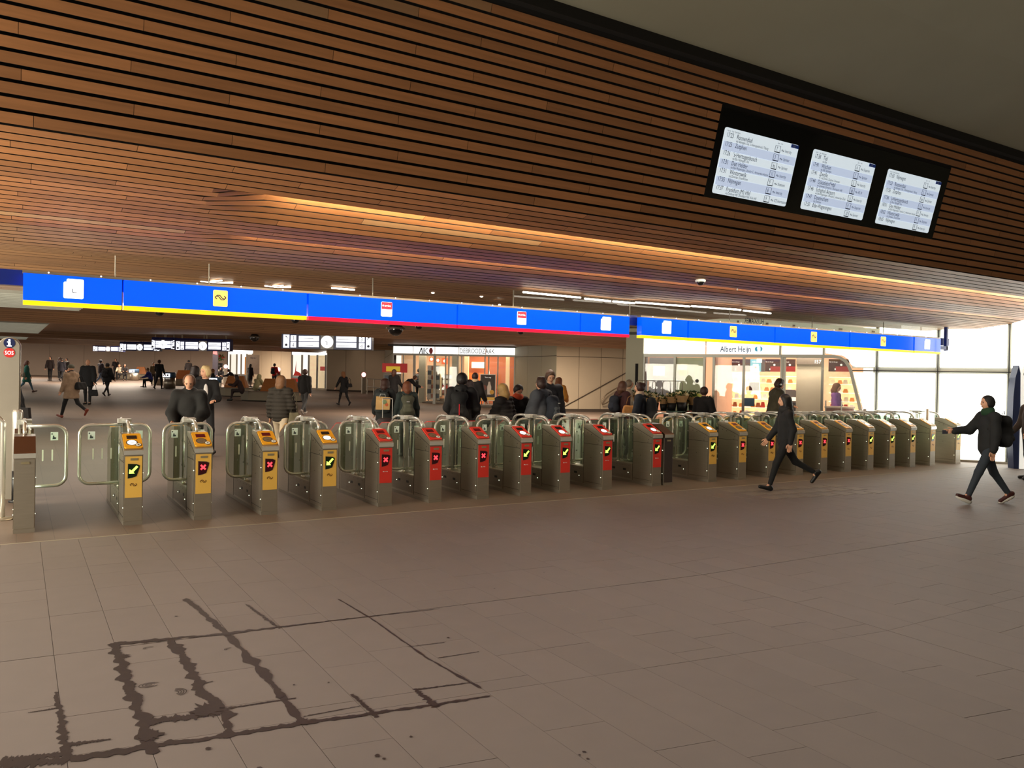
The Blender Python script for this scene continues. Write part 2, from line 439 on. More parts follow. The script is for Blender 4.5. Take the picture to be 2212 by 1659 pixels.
for path, a, b in [([(242, 1392), (480, 1370), (700, 1343)], .05, .012), ([(700, 1343), (950, 1315)], .012, .004),
                   ([(150, 1641), (330, 1612), (490, 1590), (650, 1564)], .045, .03), ([(650, 1564), (800, 1542), (940, 1523), (1060, 1503)], .028, .012),
                   ([(0, 1656), (150, 1641)], .07, .04), ([(0, 1645), (145, 1628)], .05, .03),
                   ([(242, 1390), (262, 1430), (285, 1500), (318, 1585), (332, 1630)], .04, .05), ([(365, 1382), (400, 1425), (440, 1500), (485, 1540), (500, 1590)], .05, .04),
                   ([(402, 1293), (490, 1370), (560, 1445), (610, 1505), (655, 1562)], .028, .035), ([(530, 1305), (605, 1358)], .012, .018),
                   ([(730, 1294), (800, 1335), (920, 1420), (1040, 1488)], .008, .012), ([(120, 1495), (130, 1545), (145, 1640)], .012, .035),
                   ([(325, 1560), (400, 1550), (480, 1535)], .04, .07), ([(480, 1532), (640, 1508)], .016, .01), ([(655, 1548), (780, 1525)], .008, .004),
                   ([(760, 1500), (815, 1550)], .014, .02), ([(895, 1488), (945, 1528)], .016, .03), ([(900, 1490), (1015, 1475)], .012, .008),
                   ([(150, 1608), (240, 1597)], .03, .008), ([(60, 1540), (125, 1530)], .005, .012), ([(880, 1398), (960, 1388)], .004, .006), ([(945, 1422), (1035, 1408)], .006, .004),
                   ([(435, 1478), (460, 1472)], .01, .006)]:
    wet(path, a, b)
# corner pools and small spots
for (x, y, r) in [(322, 1590, .05), (445, 1533, .07), (465, 1525, .05), (332, 1560, .03), (268, 1418, .03), (492, 1372, .02), (940, 1523, .02), (655, 1560, .03), (605, 1505, .02), (312, 1388, .022), (340, 1385, .02),
                  (968, 1378, .009), (1068, 1272, .008), (1303, 1211, .007), (710, 1475, .006), (888, 1592, .008), (815, 1633, .012), (830, 1640, .008), (1262, 1625, .008), (1252, 1632, .006), (1270, 1640, .007), (380, 1332, .01), (560, 1660, .012), (1175, 1237, .006),
                  (635, 1480, .006), (555, 1578, .01), (450, 1618, .012)]:
    c = at_z(x, y, 0); k = 22
    zq = .0026+.001*rng.random(); rr = [r*(1+.25*math.sin(3*i+x)+.16*rng.normal()) for i in range(k)]
    vs = [(c[0], c[1], zq)]+[(c[0]+rr[i]*math.cos(2*PI*i/k), c[1]+rr[i]*1.3*math.sin(2*PI*i/k), zq) for i in range(k)]
    wm.add(vs, [(0, 1+i, 1+(i+1) % k) for i in range(k)])
# shoe print: concentric ridges on one slab
def arc(cx, cy, rx, ry, a0, a1, w_=.006, n=14):
    c = at_z(cx, cy, 0); vs = []
    for i in range(n+1):
        a = a0+(a1-a0)*i/n
        for q in (-w_/2, w_/2): vs.append((c[0]+(rx+q)*math.cos(a), c[1]+(ry+q)*math.sin(a), .0022))
    wm.add(vs, [(2*i, 2*i+1, 2*i+3, 2*i+2) for i in range(n)])
for r in (.012, .024, .036): arc(322, 1480, r*1.5, r, .3, 5.6, .005)
for r in (.03, .045, .06, .075): arc(375, 1497, r*.9, r*.8, -1.2, 1.3, .005)
for r in (.02, .03): arc(320, 1400, r, r*.7, 0, 4, .004); arc(495, 1402, r, r*.7, 1, 4, .004)
o = wm.build('water_stain', WET); tag(o, 'dark wet stain spread along the floor joints at bottom left', 'stain', kind='stuff')

# =================================================================== FAR WALLS
PANEL = mat('beige_wall_panel', (182, 164, 138), .65, 0, .05, 1.5, stretch='world', rand=.03)
PGREY = mat('greenish_wall_panel', (166, 160, 138), .6, 0, .05, 1.5, stretch='world', rand=.02)
FARP = mat('far_wall_panel', (160, 142, 126), .7, 0, .06, 1, stretch='world', rand=.03)
JOINT = mat('wall_joint', (70, 58, 48), .9)
def wall(name, P, Q, h, pw, m=PANEL, seams=(2.35,), zt=None, dark_base=True):
    """upright wall between ground points P, Q with separate cladding panels"""
    P = np.array(P, float)[:2]; Q = np.array(Q, float)[:2]; L_ = np.hypot(*(Q-P)[:2]); rz = math.atan2(Q[1]-P[1], Q[0]-P[0])
    z0 = min(fz(P[1]), fz(Q[1]))-.05
    r = MB(); r.box(0, L_, .02, .15, z0, z0+h)
    root = r.build(name, JOINT); root.location = (P[0], P[1], 0); root.rotation_euler = (0, 0, rz); root['kind'] = 'structure'
    n = max(1, round(L_/pw)); cuts = [0]+[L_*(i+1)/n for i in range(n)]
    zs = [z0+(.18 if dark_base else 0), *[z0+s for s in seams], z0+h]
    for i in range(n):
        for a, b in zip(zs[:-1], zs[1:]):
            q = MB(); q.box(cuts[i]+.012, cuts[i+1]-.012, 0, .02, a+.012, b-.012); q.build('wall_panel', m, root)
    return root
A0 = at_f(1110, 878); AK = at_f(848, 870)
wall('wall_right', at_f(1200, 889), (26.5, 28.8), 4.2, 1.25, seams=(2.6,))
wall('wall_right', (21.18, 33.97), at_f(1200, 889), 4.2, 1.4, PGREY, (2.6,))
wall('wall_right', at_f(830, 849), AK, 4.4, 3.5, PGREY, (2.6,))
wall('wall_back', at_f(705, 844), at_f(830, 849), 4.6, 1.35, seams=(2.9,))
wall('wall_back', at_f(545, 828), at_f(628, 834), 5, 1.8, seams=(3.0,))
wall('wall_back', (-30, 113), at_f(490, 823), 6, 3.6, FARP, (6-.5,), dark_base=True)
# stair string line and handrails on the right wall
hr = MB()
P0, P1 = at_f(1200, 889), np.array([26.5, 28.8, 0])
def on_wall(x, y, off=.12):
    A_, B_ = np.array([P0[0], P0[1], 0]), np.array([24.38, 29.17, 0]); n_ = np.array([-(B_-A_)[1], (B_-A_)[0], 0]); n_ /= np.linalg.norm(n_)
    d = ray(x, y); t = (A_-EYE).dot(n_)/d.dot(n_); return EYE+d*t-n_*off*np.sign(n_.dot(d))
# =================================================================== SUPERMARKET FACADE + LIT GLASS WALL (one straight plane)
FA = at_d(1376, 900, 22.4); FB = at_d(2180, 900, 18.45)
FL = np.hypot(*(FB-FA)[:2]); FR = math.atan2(FB[1]-FA[1], FB[0]-FA[0])
fdir = np.array([math.cos(FR), math.sin(FR), 0]); fn = np.array([-fdir[1], fdir[0], 0])   # fn points away from the camera
def onf(x, y, off=0.):
    """photo pixel -> (s, z) on the facade plane pushed back by off"""
    o = np.array([FA[0], FA[1], 0])+fn*off; d = ray(x, y); t = (o-EYE).dot(fn)/d.dot(fn); p = EYE+d*t
    return float((p-o).dot(fdir)), float(p[2])
def S_(x): return onf(x, 830)[0]
FRAME = mat('pale_metal_frame', (172, 170, 160), .45, .3, .04)
LITW = mat('lit_white_panel', (250, 252, 245), .5, emit=2.6, var=.01, ecol=(250, 252, 242))
SIGNW = mat('lit_shop_sign', (250, 252, 248), .5, emit=1.5, var=.01)
fac = empty('supermarket', (FA[0], FA[1], 0), FR)
tag(fac, 'supermarket front with white lit name band and glass doors, right side', 'shop')
# sign band panels
def fpart(name, boxes, m, par=fac, label=None):
    b = MB()
    for q in boxes: b.box(*q)
    return b.build(name, m, par, label=label)
zb = 2.53; zt = 3.05
for x0, x1 in [(1390, 1521), (1525, 1682), (1688, 1776)]:
    fpart('sign_panel', [(S_(x0), S_(x1), -.02, .04, zb, zt)], SIGNW)
fpart('sign_rail', [(S_(1376), S_(1776), -.03, .05, 2.44, 2.52)], FRAME)
fpart('roof_edge', [(S_(1350), S_(1790), -.3, .6, 3.06, 3.12)], mat('dark_roof_edge', (40, 36, 32), .6))
BLUETXT = mat('grey_blue_letters', (40, 62, 96), .6, spec=.1, emit=.25)
t = text('Albert Heijn', .215, .75, bold=.014); s0, z0 = onf(1556, 760); t = lay(t, s0, -.03, z0); t.build('sign_letters', BLUETXT, fac)
# emblem: ring of two teal swooshes
e = MB(); sx, sz = onf(1639, 754)
def ringseg(e, cx, cz, r0, r1, a0, a1, y=-.032, n=14, sq=1., mi=0):
    vs = []
    for i in range(n+1):
        a = a0+(a1-a0)*i/n; t_ = math.sin(PI*i/n)
        for r in (r0+(r1-r0)*(.5-.5*t_), r0+(r1-r0)*(.5+.5*t_)): vs.append((cx+r*math.cos(a), y, cz+r*sq*math.sin(a)))
    e.add(vs, [(2*i, 2*i+1, 2*i+3, 2*i+2) for i in range(n)], mi)
ringseg(e, sx, sz, .03, .1, 1.9, 4.6); ringseg(e, sx, sz, .05, .1, -1.2, 1.3)
e.build('sign_emblem', mat('teal_emblem', (60, 150, 180), .5, emit=.5), fac)
# mullions and frames of the shop
fr = [(S_(x)-.03, S_(x)+.03, -.03, .06, 0, 2.45) for x in (1390, 1457, 1521, 1541, 1606, 1688, 1694, 1776)]
for q in fr: fpart('mullion', [q], FRAME)
for x in (1684, 1778): fpart('mullion', [(S_(x)-.025, S_(x)+.025, -.04, .05, 2.45, 3.05)], FRAME)
# arch: from level head down to slanted jamb
def strip(pts, w_, y0, y1):
    """pts list of (s,z): ribbon of width w_"""
    m = MB(); P = [np.array(p) for p in pts]; L1 = []; L2 = []
    for i in range(len(P)):
        d = P[min(i+1, len(P)-1)]-P[max(i-1, 0)]; d /= np.linalg.norm(d); n_ = np.array([-d[1], d[0]])
        L1.append(P[i]+n_*w_/2); L2.append(P[i]-n_*w_/2)
    poly = L1+L2[::-1]; n = len(P)
    vs = [(p[0], y0, p[1]) for p in poly]+[(p[0], y1, p[1]) for p in poly]; N = len(poly)
    fs = [(i, i+1, N-2-i, N-1-i) for i in range(n-1)]+[(N+i+1, N+i, 2*N-1-i, 2*N-2-i) for i in range(n-1)]+[(i, i+N, (i+1) % N+N, (i+1) % N) for i in range(N)]
    return m.add(vs, fs)
archp = [onf(x, y) for x, y in [(1776, 770), (1800, 770), (1815, 773), (1826, 780), (1833, 790), (1838, 802), (1845, 830), (1853, 862), (1860, 892), (1872, 945), (1880, 985)]]
strip(archp, .075, -.035, .05).build('arch_frame', FRAME, fac)
# lit wall around: panel outlines (s,z)
def litpanel(poly, name='lit_panel', par=None):
    b = MB(); b.prism(poly, 0, .04, 'y'); return b.build(name, LITW, par)
gw = MB(); sL, sR = S_(1778), onf(2420, 840)[0]
gw.box(sL, sR, .07, .1, 0, 5.0)
wallg = gw.build('wall_far_right', FRAME); wallg.location = (FA[0], FA[1], 0); wallg.rotation_euler = (0, 0, FR); wallg['kind'] = 'structure'
# keep opening inside the arch: rebuild the backing without the shop area
bpy.data.objects.remove(wallg)
gw = MB(); sa = onf(1882, 985)[0]
gw.box(sa, sR, .07, .1, 0, 5.0); gw.box(S_(1840), sa, .07, .1, 2.2, 5.0); gw.box(S_(1776), S_(1840), .07, .1, 2.62, 5.0)
wallg = gw.build('wall_far_right', FRAME); wallg.location = (FA[0], FA[1], 0); wallg.rotation_euler = (0, 0, FR); wallg['kind'] = 'structure'
zm = onf(2100, 803.5)[1]
ms = [S_(x) for x in (1778, 1893, 2025, 2179, 2290, 2420)]
inn = .045
ap = [(s+.06, z+.03) for s, z in archp]
litpanel([(ms[0]+inn, 2.56), (ap[2][0], ap[2][1]+.03), (ap[3][0]+.01, ap[3][1]+.02), (ap[4][0], ap[4][1]), (ms[0]+.74, zm+.1), (ms[1]-inn, zm+.1), (ms[1]-inn, 3.35), (ms[0]+inn, 3.35)], par=wallg)
litpanel([(ap[5][0], zm-.05), (ap[7][0], ap[7][1]), (ap[8][0], ap[8][1]), (ap[9][0], ap[9][1]), (ap[10][0]+.01, .06), (ms[1]-inn, .06), (ms[1]-inn, zm-.05)], par=wallg)
for a, b in zip(ms[1:-1], ms[2:]):
    litpanel([(a+inn, .06), (b-inn, .06), (b-inn, zm-.05), (a+inn, zm-.05)], par=wallg)
    litpanel([(a+inn, zm+.1), (b-inn, zm+.1), (b-inn, 4.9 if a > ms[2]-.1 else 3.6), (a+inn, 4.9 if a > ms[2]-.1 else 3.6)], par=wallg)
blk = mat('black_gasket', (30, 30, 28), .7)
for s in ms[1:]:
    q = MB(); q.box(s-.008, s+.008, -.012, .08, 0, 4.9); q.build('gasket', blk, wallg)
q = MB(); q.box(S_(1836), sR, -.012, .08, zm-.01, zm+.01); q.build('gasket', blk, wallg)
q = MB(); q.box(sa, sR, -.02, .08, 0, .05); q.build('sill', STEELD, wallg)
# glazing of the shop: window panes and door leaves
for x0, x1 in [(1392, 1456), (1458, 1520), (1543, 1605), (1608, 1687), (1778, 1834)]:
    fpart('window_pane', [(S_(x0), S_(x1), .0, .012, .05, 2.44)], SHOPG)
# column inside with number plate band
cs0, cs1 = onf(1720, 830, .5)[0], onf(1775, 830, .5)[0]
fpart('column', [(cs0, cs1, .5, .9, 0, 2.28)], mat('cream_column', (205, 190, 165), .5, var=.04))
fpart('door_header', [(cs0-.0, cs1+.0, .42, .9, 2.28, 2.5)], mat('dark_header', (96, 84, 72), .5))
t = text('157', .13, .9); s0, z0 = onf(1758, 785, .4); lay(t, s0, .41, z0).build('number', WHITEP, fac)
# interior room
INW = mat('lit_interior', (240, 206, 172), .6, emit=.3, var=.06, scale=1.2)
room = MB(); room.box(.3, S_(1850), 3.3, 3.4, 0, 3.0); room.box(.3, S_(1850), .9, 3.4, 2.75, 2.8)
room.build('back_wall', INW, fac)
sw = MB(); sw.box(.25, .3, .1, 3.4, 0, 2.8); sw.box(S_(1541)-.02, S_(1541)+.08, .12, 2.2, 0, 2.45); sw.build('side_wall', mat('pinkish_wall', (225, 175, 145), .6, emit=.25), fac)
area('shop_light', tuple(np.array([FA[0], FA[1], 2.6])+fdir*3.2+fn*1.5), 3.5, 26, (1, .86, .7), sy=2, rot=(0, 0, FR))
pq = np.array([FA[0], FA[1], 2.7])+fdir*S_(1745)+fn*.22; area('shop_light', tuple(pq), 1.2, 16, (1, .88, .72), sy=.2, rot=(0, 0, FR))
# shelving with food packages
shelf = empty('shelving', tuple(np.array([FA[0], FA[1], 0])+fn*2.2), FR)
tag(shelf, 'brightly lit supermarket shelving behind the glass doors', 'shelf')
def onf2(x, y): return onf(x, y, 2.2)
sA, sB, sC, sD = onf2(1546, 850)[0], onf2(1718, 850)[0], onf2(1790, 850)[0], onf2(1860, 850)[0]
zl = [.3, .56, .82, 1.06, 1.3, 1.54, 1.78, 1.98]
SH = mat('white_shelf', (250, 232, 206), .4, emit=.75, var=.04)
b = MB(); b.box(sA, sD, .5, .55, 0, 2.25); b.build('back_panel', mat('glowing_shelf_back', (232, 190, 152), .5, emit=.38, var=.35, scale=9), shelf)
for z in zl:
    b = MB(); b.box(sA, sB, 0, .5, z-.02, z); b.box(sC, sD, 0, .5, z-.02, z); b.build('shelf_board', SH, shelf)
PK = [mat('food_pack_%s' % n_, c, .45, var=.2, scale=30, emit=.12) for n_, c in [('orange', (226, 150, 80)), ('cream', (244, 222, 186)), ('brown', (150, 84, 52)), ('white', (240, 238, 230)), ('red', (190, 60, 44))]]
pms = []
for k in range(5):
    b = MB(); b.box(-.062, .062, 0, .1, 0, .05); b.prism([(-.058, .05), (.058, .05), (.04, .11+.012*k), (-.04, .11+.012*k)], .01, .08, 'y'); pms.append(b.mesh('food_package', PK[k]))
npk = 0
for z in zl[:-1]:
    for (a, b_) in ((sA, sB), (sC, sD)):
        x = a+.1
        while x < b_-.1:
            if rng.random() < .93 and npk < 290:
                ci = int(rng.integers(0, 5)) if z < 1.2 else int(rng.choice([1, 1, 3, 0]))
                o = bpy.data.objects.new('food_package', pms[ci]); COL.objects.link(o)
                p = np.array([FA[0], FA[1], 0])+fdir*x+fn*(2.2+rng.uniform(.03, .12)); o.location = (p[0], p[1], z); o.rotation_euler = (0, 0, FR+rng.uniform(-.2, .2))
                tag(o, '%s snack pack on the %s lit shelf from the bottom, %s of the cream column' % (['orange', 'cream', 'brown', 'white', 'red'][ci], ['lowest', 'second', 'third', 'fourth', 'fifth', 'sixth', 'seventh'][zl.index(z)], 'left' if a == sA else 'right'), 'package', 'food packages on the supermarket shelves'); npk += 1
            x += rng.uniform(.13, .185)
# posters over the shelving
PBR = mat('dark_brown_poster', (66, 34, 26), .5, var=.2, scale=9, emit=.08); PRD = mat('red_poster_foot', (150, 34, 26), .5, emit=.15)
PT = mat('poster_print', (250, 245, 235), .5, emit=.4)
for i, (x0, x1, teal) in enumerate([(1544, 1574, 0), (1581, 1606, 0), (1609, 1652, 1), (1653, 1685, 0), (1687, 1718, 0), (1790, 1834, 0)]):
    s0, z1 = onf(x0, 776, 2.0); s1, z0 = onf(x1, 803, 2.0)
    p = empty('poster', tuple(np.array([FA[0], FA[1], 0])+fdir*s0+fn*2.0), FR)
    w_ = s1-s0; h_ = z1-z0
    tag(p, ['dark poster with red foot, leftmost above the shelves', 'narrow dark poster second from the left above the shelves', 'pale blue poster of a white pack marked NIEUW above the shelves', 'dark Eat on the go poster left of the door mullion', 'dark poster with a bright round mark beside the cream column', 'dark poster above the shelves right of the cream column'][i], 'poster', 'posters above the supermarket shelves')
    b = MB(); b.box(0, w_, 0, .02, z0, z1); b.build('sheet', PBR if not teal else mat('grey_poster', (92, 84, 82), .5, emit=.1), p)
    if teal:
        b = MB(); b.box(w_*.28, w_*.82, -.01, 0, z0, z1); b.build('blue_print', mat('pale_blue_print', (120, 185, 205), .5, emit=.3), p)
        b = MB(); b.prism([(w_*.43, z0+.02), (w_*.67, z0+.02), (w_*.69, z0+h_*.62), (w_*.41, z0+h_*.62)], -.02, -.01, 'y'); b.build('pack_print', PT, p)
        b = MB(); b.disc((w_*.55, -.021, z0+h_*.35), .035, 12); b.build('badge_print', mat('brown_badge', (150, 90, 60), .5), p)
        lay(text('NIEUW', .075, .8), w_*.36, -.022, z1-.1).build('lettering', PT, p)
        b = MB(); b.box(w_*.6, w_*.86, -.03, -.022, z1-.1, z1+.02); b.build('white_card', PT, p)
    else:
        b = MB(); b.box(w_*.35, w_, -.01, 0, z0, z0+h_*.42); b.build('red_print', PRD, p)
        lay(text('Eat on the go.', .05, .75), w_*.05, -.02, z1-.09).build('lettering', PT, p)
        b = MB(); b.disc((w_*.62, -.012, z0+h_*.55), .03, 10); b.box(w_*.3, w_*.36, -.012, 0, z0+.04, z0+.09); b.build('print_marks', PT, p)
# till machine / grey unit and counter behind the right pane
def onfw(x, y, off): s, z = onf(x, y, off); p = np.array([FA[0], FA[1], 0])+fdir*s+fn*off; return np.array([p[0], p[1], z])
p = onfw(1700, 860, 1.2)
k = empty('drinks_cooler', (p[0], p[1], 0), FR); tag(k, 'grey round-topped cooler unit inside the shop beside the cream column', 'cooler')
b = MB(); b.prism([(-.35, 0), (.35, 0), (.35, 1.45), (.2, 1.6), (-.15, 1.6), (-.35, 1.4)], 0, .6, 'y'); b.build('housing', mat('cooler_grey', (120, 110, 108), .4), k)
b = MB(); b.box(-.3, .3, -.02, 0, 1.3, 1.4); b.build('light_strip', SH, k); b = MB(); b.box(-.3, .3, -.015, 0, .3, 1.25); b.build('front_panel', mat('cooler_dark', (58, 50, 56), .3), k)
p = onfw(1815, 870, .5)
k = empty('till_counter', (p[0], p[1], 0), FR); tag(k, 'pinkish glass-fronted till counter behind the window with the curved corner', 'counter')
b = MB(); b.box(-.36, .3, 0, .6, 0, 1.16); b.build('counter_body', mat('counter_pink', (166, 124, 116), .4, var=.25, scale=5), k)
b = MB(); b.box(-.38, .32, -.02, .62, 1.16, 1.2); b.build('counter_top', mat('counter_top', (214, 190, 170), .3), k)
b = MB(); b.box(-.36, -.33, -.03, -.0, 0, 1.35); b.box(.02, .05, -.03, 0, 0, 1.35); b.build('frame_posts', CHROME, k)
# left windows: soft covered window display (film prints) inside
b = MB(); b.box(S_(1392), S_(1456), .1, .12, 1.2, 2.43); b.build('window_film', mat('grey_window_print', (178, 170, 168), .5, var=.35, scale=3.5, emit=.12), fac)
b = MB(); b.box(S_(1458), S_(1520), .1, .12, .9, 2.43); b.build('window_film', mat('yellow_window_print', (180, 180, 140), .5, var=.3, scale=2.5, emit=.12), fac)
for (x0, x1, y0, y1, m_) in [(1411, 1436, 790, 812, 'lavender'), (1464, 1485, 786, 799, 'peach'), (1466, 1484, 800, 811, 'olive')]:
    s0, z1 = onf(x0, y0, .08); s1, z0 = onf(x1, y1, .08)
    b = MB(); b.box(s0, s1, .08, .1, z0, z1); b.build('window_print', mat(m_+'_print', {'lavender': (205, 205, 222), 'peach': (250, 220, 180), 'olive': (170, 160, 90)}[m_], .5, emit=.25), fac)
for x in (1472, ):
    s, z = onf(1512, 823, -.01); b = MB()
    for r in (.055, .035): 
        pass
    b.disc((s-.08, -.004, z), .05, 16); b.build('round_sticker', mat('dark_sticker', (50, 50, 44), .5), fac)
# left pier of the shop with slot
b = MB(); b.box(S_(1352), S_(1389), -.05, .4, 0, 3.4); o = b.build('pier', PGREY, fac)
b = MB(); b.box(S_(1373), S_(1379), -.06, -.05, 1.0, 2.25); b.build('pier_slot', DARK, fac)

# =================================================================== NEWS SHOP / BREAD SHOP facade (far)
KA = np.array([16.16, 37.56, .39]); KB = np.array([21.18, 33.97, .34]); KR = math.atan2(KB[1]-KA[1], KB[0]-KA[0])
kd = np.array([math.cos(KR), math.sin(KR), 0]); kn = np.array([-kd[1], kd[0], 0])
def onk(x, y, off=0.):
    o = np.array([KA[0], KA[1], 0])+kn*off; d = ray(x, y); t = (o-EYE).dot(kn)/d.dot(kn); p = EYE+d*t
    return float((p-o).dot(kd)), float(p[2])
def K_(x): return onk(x, 820)[0]
kz = .3; ztop = onk(980, 767)[1]; zs0 = onk(980, 765)[1]; zs1 = onk(980, 750)[1]
news = empty('news_shop', (KA[0], KA[1], 0), KR); tag(news, 'glass-fronted news shop under the lit AKO name band', 'shop')
bread = empty('bread_shop', (KA[0], KA[1], 0), KR); tag(bread, 'bread shop under the lit DEBROODZAAK name band', 'shop')
def kpart(par, name, boxes, m):
    b = MB()
    for q in boxes: b.box(*q)
    return b.build(name, m, par)
for par, x0, x1 in [(news, 849, 890), (news, 892, 937), (news, 939, 989), (bread, 991, 1047), (bread, 1049, 1111)]:
    kpart(par, 'sign_panel', [(K_(x0), K_(x1), -.03, .03, zs0, zs1)], SIGNW)
for par, x0, x1 in [(news, 848, 990), (bread, 990, 1112)]:
    kpart(par, 'sign_rail', [(K_(x0), K_(x1), -.04, .05, zs0-.1, zs0)], FRAME)
    kpart(par, 'roof_edge', [(K_(x0)-.2, K_(x1), -.3, .3, zs1+.01, zs1+.09)], mat('dark_roof_edge', (40, 36, 32), .6))
    kpart(par, 'lit_soffit', [(K_(x0), K_(x1), -.75, -.3, zs1+.14, zs1+.3)], SIGNW)
a_ = MB(); cx_, cz_ = onk(905, 757.5); h_ = .3
for pts in ([(-.0, -.15), (.05, -.15), (.17, .15), (.11, .15)], [(.12, .15), (.17, .15), (.21, -.15), (.16, -.15)], [(.24, -.15), (.29, -.15), (.29, .15), (.24, .15)], [(.29, 0), (.42, .15), (.48, .15), (.33, 0)], [(.29, 0), (.33, 0), (.5, -.15), (.43, -.15)]):
    a_.prism([(cx_+p[0], cz_+p[1]) for p in pts], -.05, -.035, 'y')
a_.build('sign_letters', BLACK, news, fix=True)
a_ = MB(); a_.disc((cx_+.62, -.036, cz_), .1, 16, ry=.16); a_.build('sign_oval', mat('sign_red', (190, 30, 40), .4), news)
t = text('DEBROODZAAK', .36, .66, bold=.01); s0, z0 = onk(993, 763); lay(t, s0, -.04, z0).build('sign_letters', mat('thin_grey_letters', (90, 90, 86), .5), bread)
for par, xs in [(news, (849, 871, 893, 896, 937, 940, 962, 969, 988)), (bread, (997, 1047, 1055, 1075, 1111))]:
    for x in xs: kpart(par, 'mullion', [(K_(x)-.03, K_(x)+.03, -.04, .05, kz, zs0-.1)], FRAME)
for par, x0, x1 in [(news, 850, 870), (news, 872, 892), (news, 941, 961), (news, 970, 987), (bread, 1056, 1074), (bread, 1076, 1110)]:
    kpart(par, 'window_pane', [(K_(x0), K_(x1), 0, .015, kz, zs0-.12)], SHOPG)
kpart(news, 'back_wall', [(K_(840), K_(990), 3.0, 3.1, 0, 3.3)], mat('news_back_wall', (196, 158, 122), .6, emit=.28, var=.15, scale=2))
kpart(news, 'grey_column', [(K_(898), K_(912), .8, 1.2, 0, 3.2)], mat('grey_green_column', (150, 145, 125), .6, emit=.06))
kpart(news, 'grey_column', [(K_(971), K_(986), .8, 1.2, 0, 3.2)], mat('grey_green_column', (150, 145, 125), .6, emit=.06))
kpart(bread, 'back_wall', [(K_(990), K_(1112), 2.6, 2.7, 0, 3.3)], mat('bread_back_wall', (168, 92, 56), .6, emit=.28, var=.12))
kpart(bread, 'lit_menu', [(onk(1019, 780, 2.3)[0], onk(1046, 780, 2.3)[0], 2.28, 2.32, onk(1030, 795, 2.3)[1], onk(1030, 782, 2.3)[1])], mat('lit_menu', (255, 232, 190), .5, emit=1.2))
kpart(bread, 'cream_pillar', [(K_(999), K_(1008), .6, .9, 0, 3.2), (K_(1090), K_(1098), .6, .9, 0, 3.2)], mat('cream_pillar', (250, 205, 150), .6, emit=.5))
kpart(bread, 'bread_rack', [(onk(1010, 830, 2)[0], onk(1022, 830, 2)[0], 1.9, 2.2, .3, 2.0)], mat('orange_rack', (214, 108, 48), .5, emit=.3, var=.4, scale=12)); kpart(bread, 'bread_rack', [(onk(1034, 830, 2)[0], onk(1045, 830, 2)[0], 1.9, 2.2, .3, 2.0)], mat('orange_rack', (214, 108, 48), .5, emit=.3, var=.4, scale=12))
b = MB(); b.box(K_(840)+.3, K_(988), .3, 3.0, 3.35, 3.4); b.build('shop_ceiling', mat('shop_ceiling', (220, 210, 190), .7), news)
for x in (900, 1050): area('shop_light', tuple(np.array([KA[0], KA[1], 3.2])+kd*K_(x)+kn*1.2), 2.2, 75, (1, .82, .62), sy=1.6, rot=(0, 0, KR))
# orange hanging posters in the news shop
for i, (x0, x1, y0, y1) in enumerate([(927, 937, 771, 781), (941, 951, 774, 783), (954, 967, 773, 787)]):
    s0, z1 = onk(x0, y0, 1.0); s1, z0 = onk(x1, y1, 1.0)
    b = MB(); b.box(s0, s1, 1.0, 1.03, z0, z1); b.disc(((s0+s1)/2, .998, (z0+z1)/2), .08, 12, mi=1)
    b.build('hanging_poster', [mat('orange_poster', (225, 96, 50), .5, emit=.35), PT], news)
# magazine rack
def kpos(x, y, off): s, z = onk(x, y, off); p = np.array([KA[0], KA[1], 0])+kd*s+kn*off; return (p[0], p[1], fz(p[1]))
rk = empty('magazine_rack', kpos(935, 850, .3), KR); tag(rk, 'tall wire rack of magazines in the news shop doorway', 'rack')
b = MB(); b.box(-.3, .35, 0, .04, .2, 1.95); b.build('frame', STEELD, rk)
for r_ in range(7):
    for c_ in range(3):
        b = MB(); b.box(-.28+c_*.21, -.1+c_*.21, -.06, -.03, .3+r_*.235, .3+r_*.235+.2)
        b.build('magazine', [mat('mag_%d' % q, col, .5, var=.5, scale=25) for q, col in enumerate([(210, 205, 195), (160, 90, 60), (90, 100, 110), (205, 170, 120)])][(r_*2+c_) % 4], rk)
# generic shelving block in the right pane
rk = empty('magazine_shelf', kpos(950, 850, .9), KR); tag(rk, 'low shelves of papers behind the news shop window', 'shelf')
b = MB(); b.box(-.25, .9, 0, .3, 0, 1.5); b.build('carcass', mat('shelf_grey', (140, 125, 105), .6, var=.35, scale=14), rk)
for r_ in range(5):
    b = MB(); b.box(-.22, .87, -.03, 0, .25+r_*.26, .42+r_*.26); b.build('paper_row', PK[(r_*2) % 5], rk)

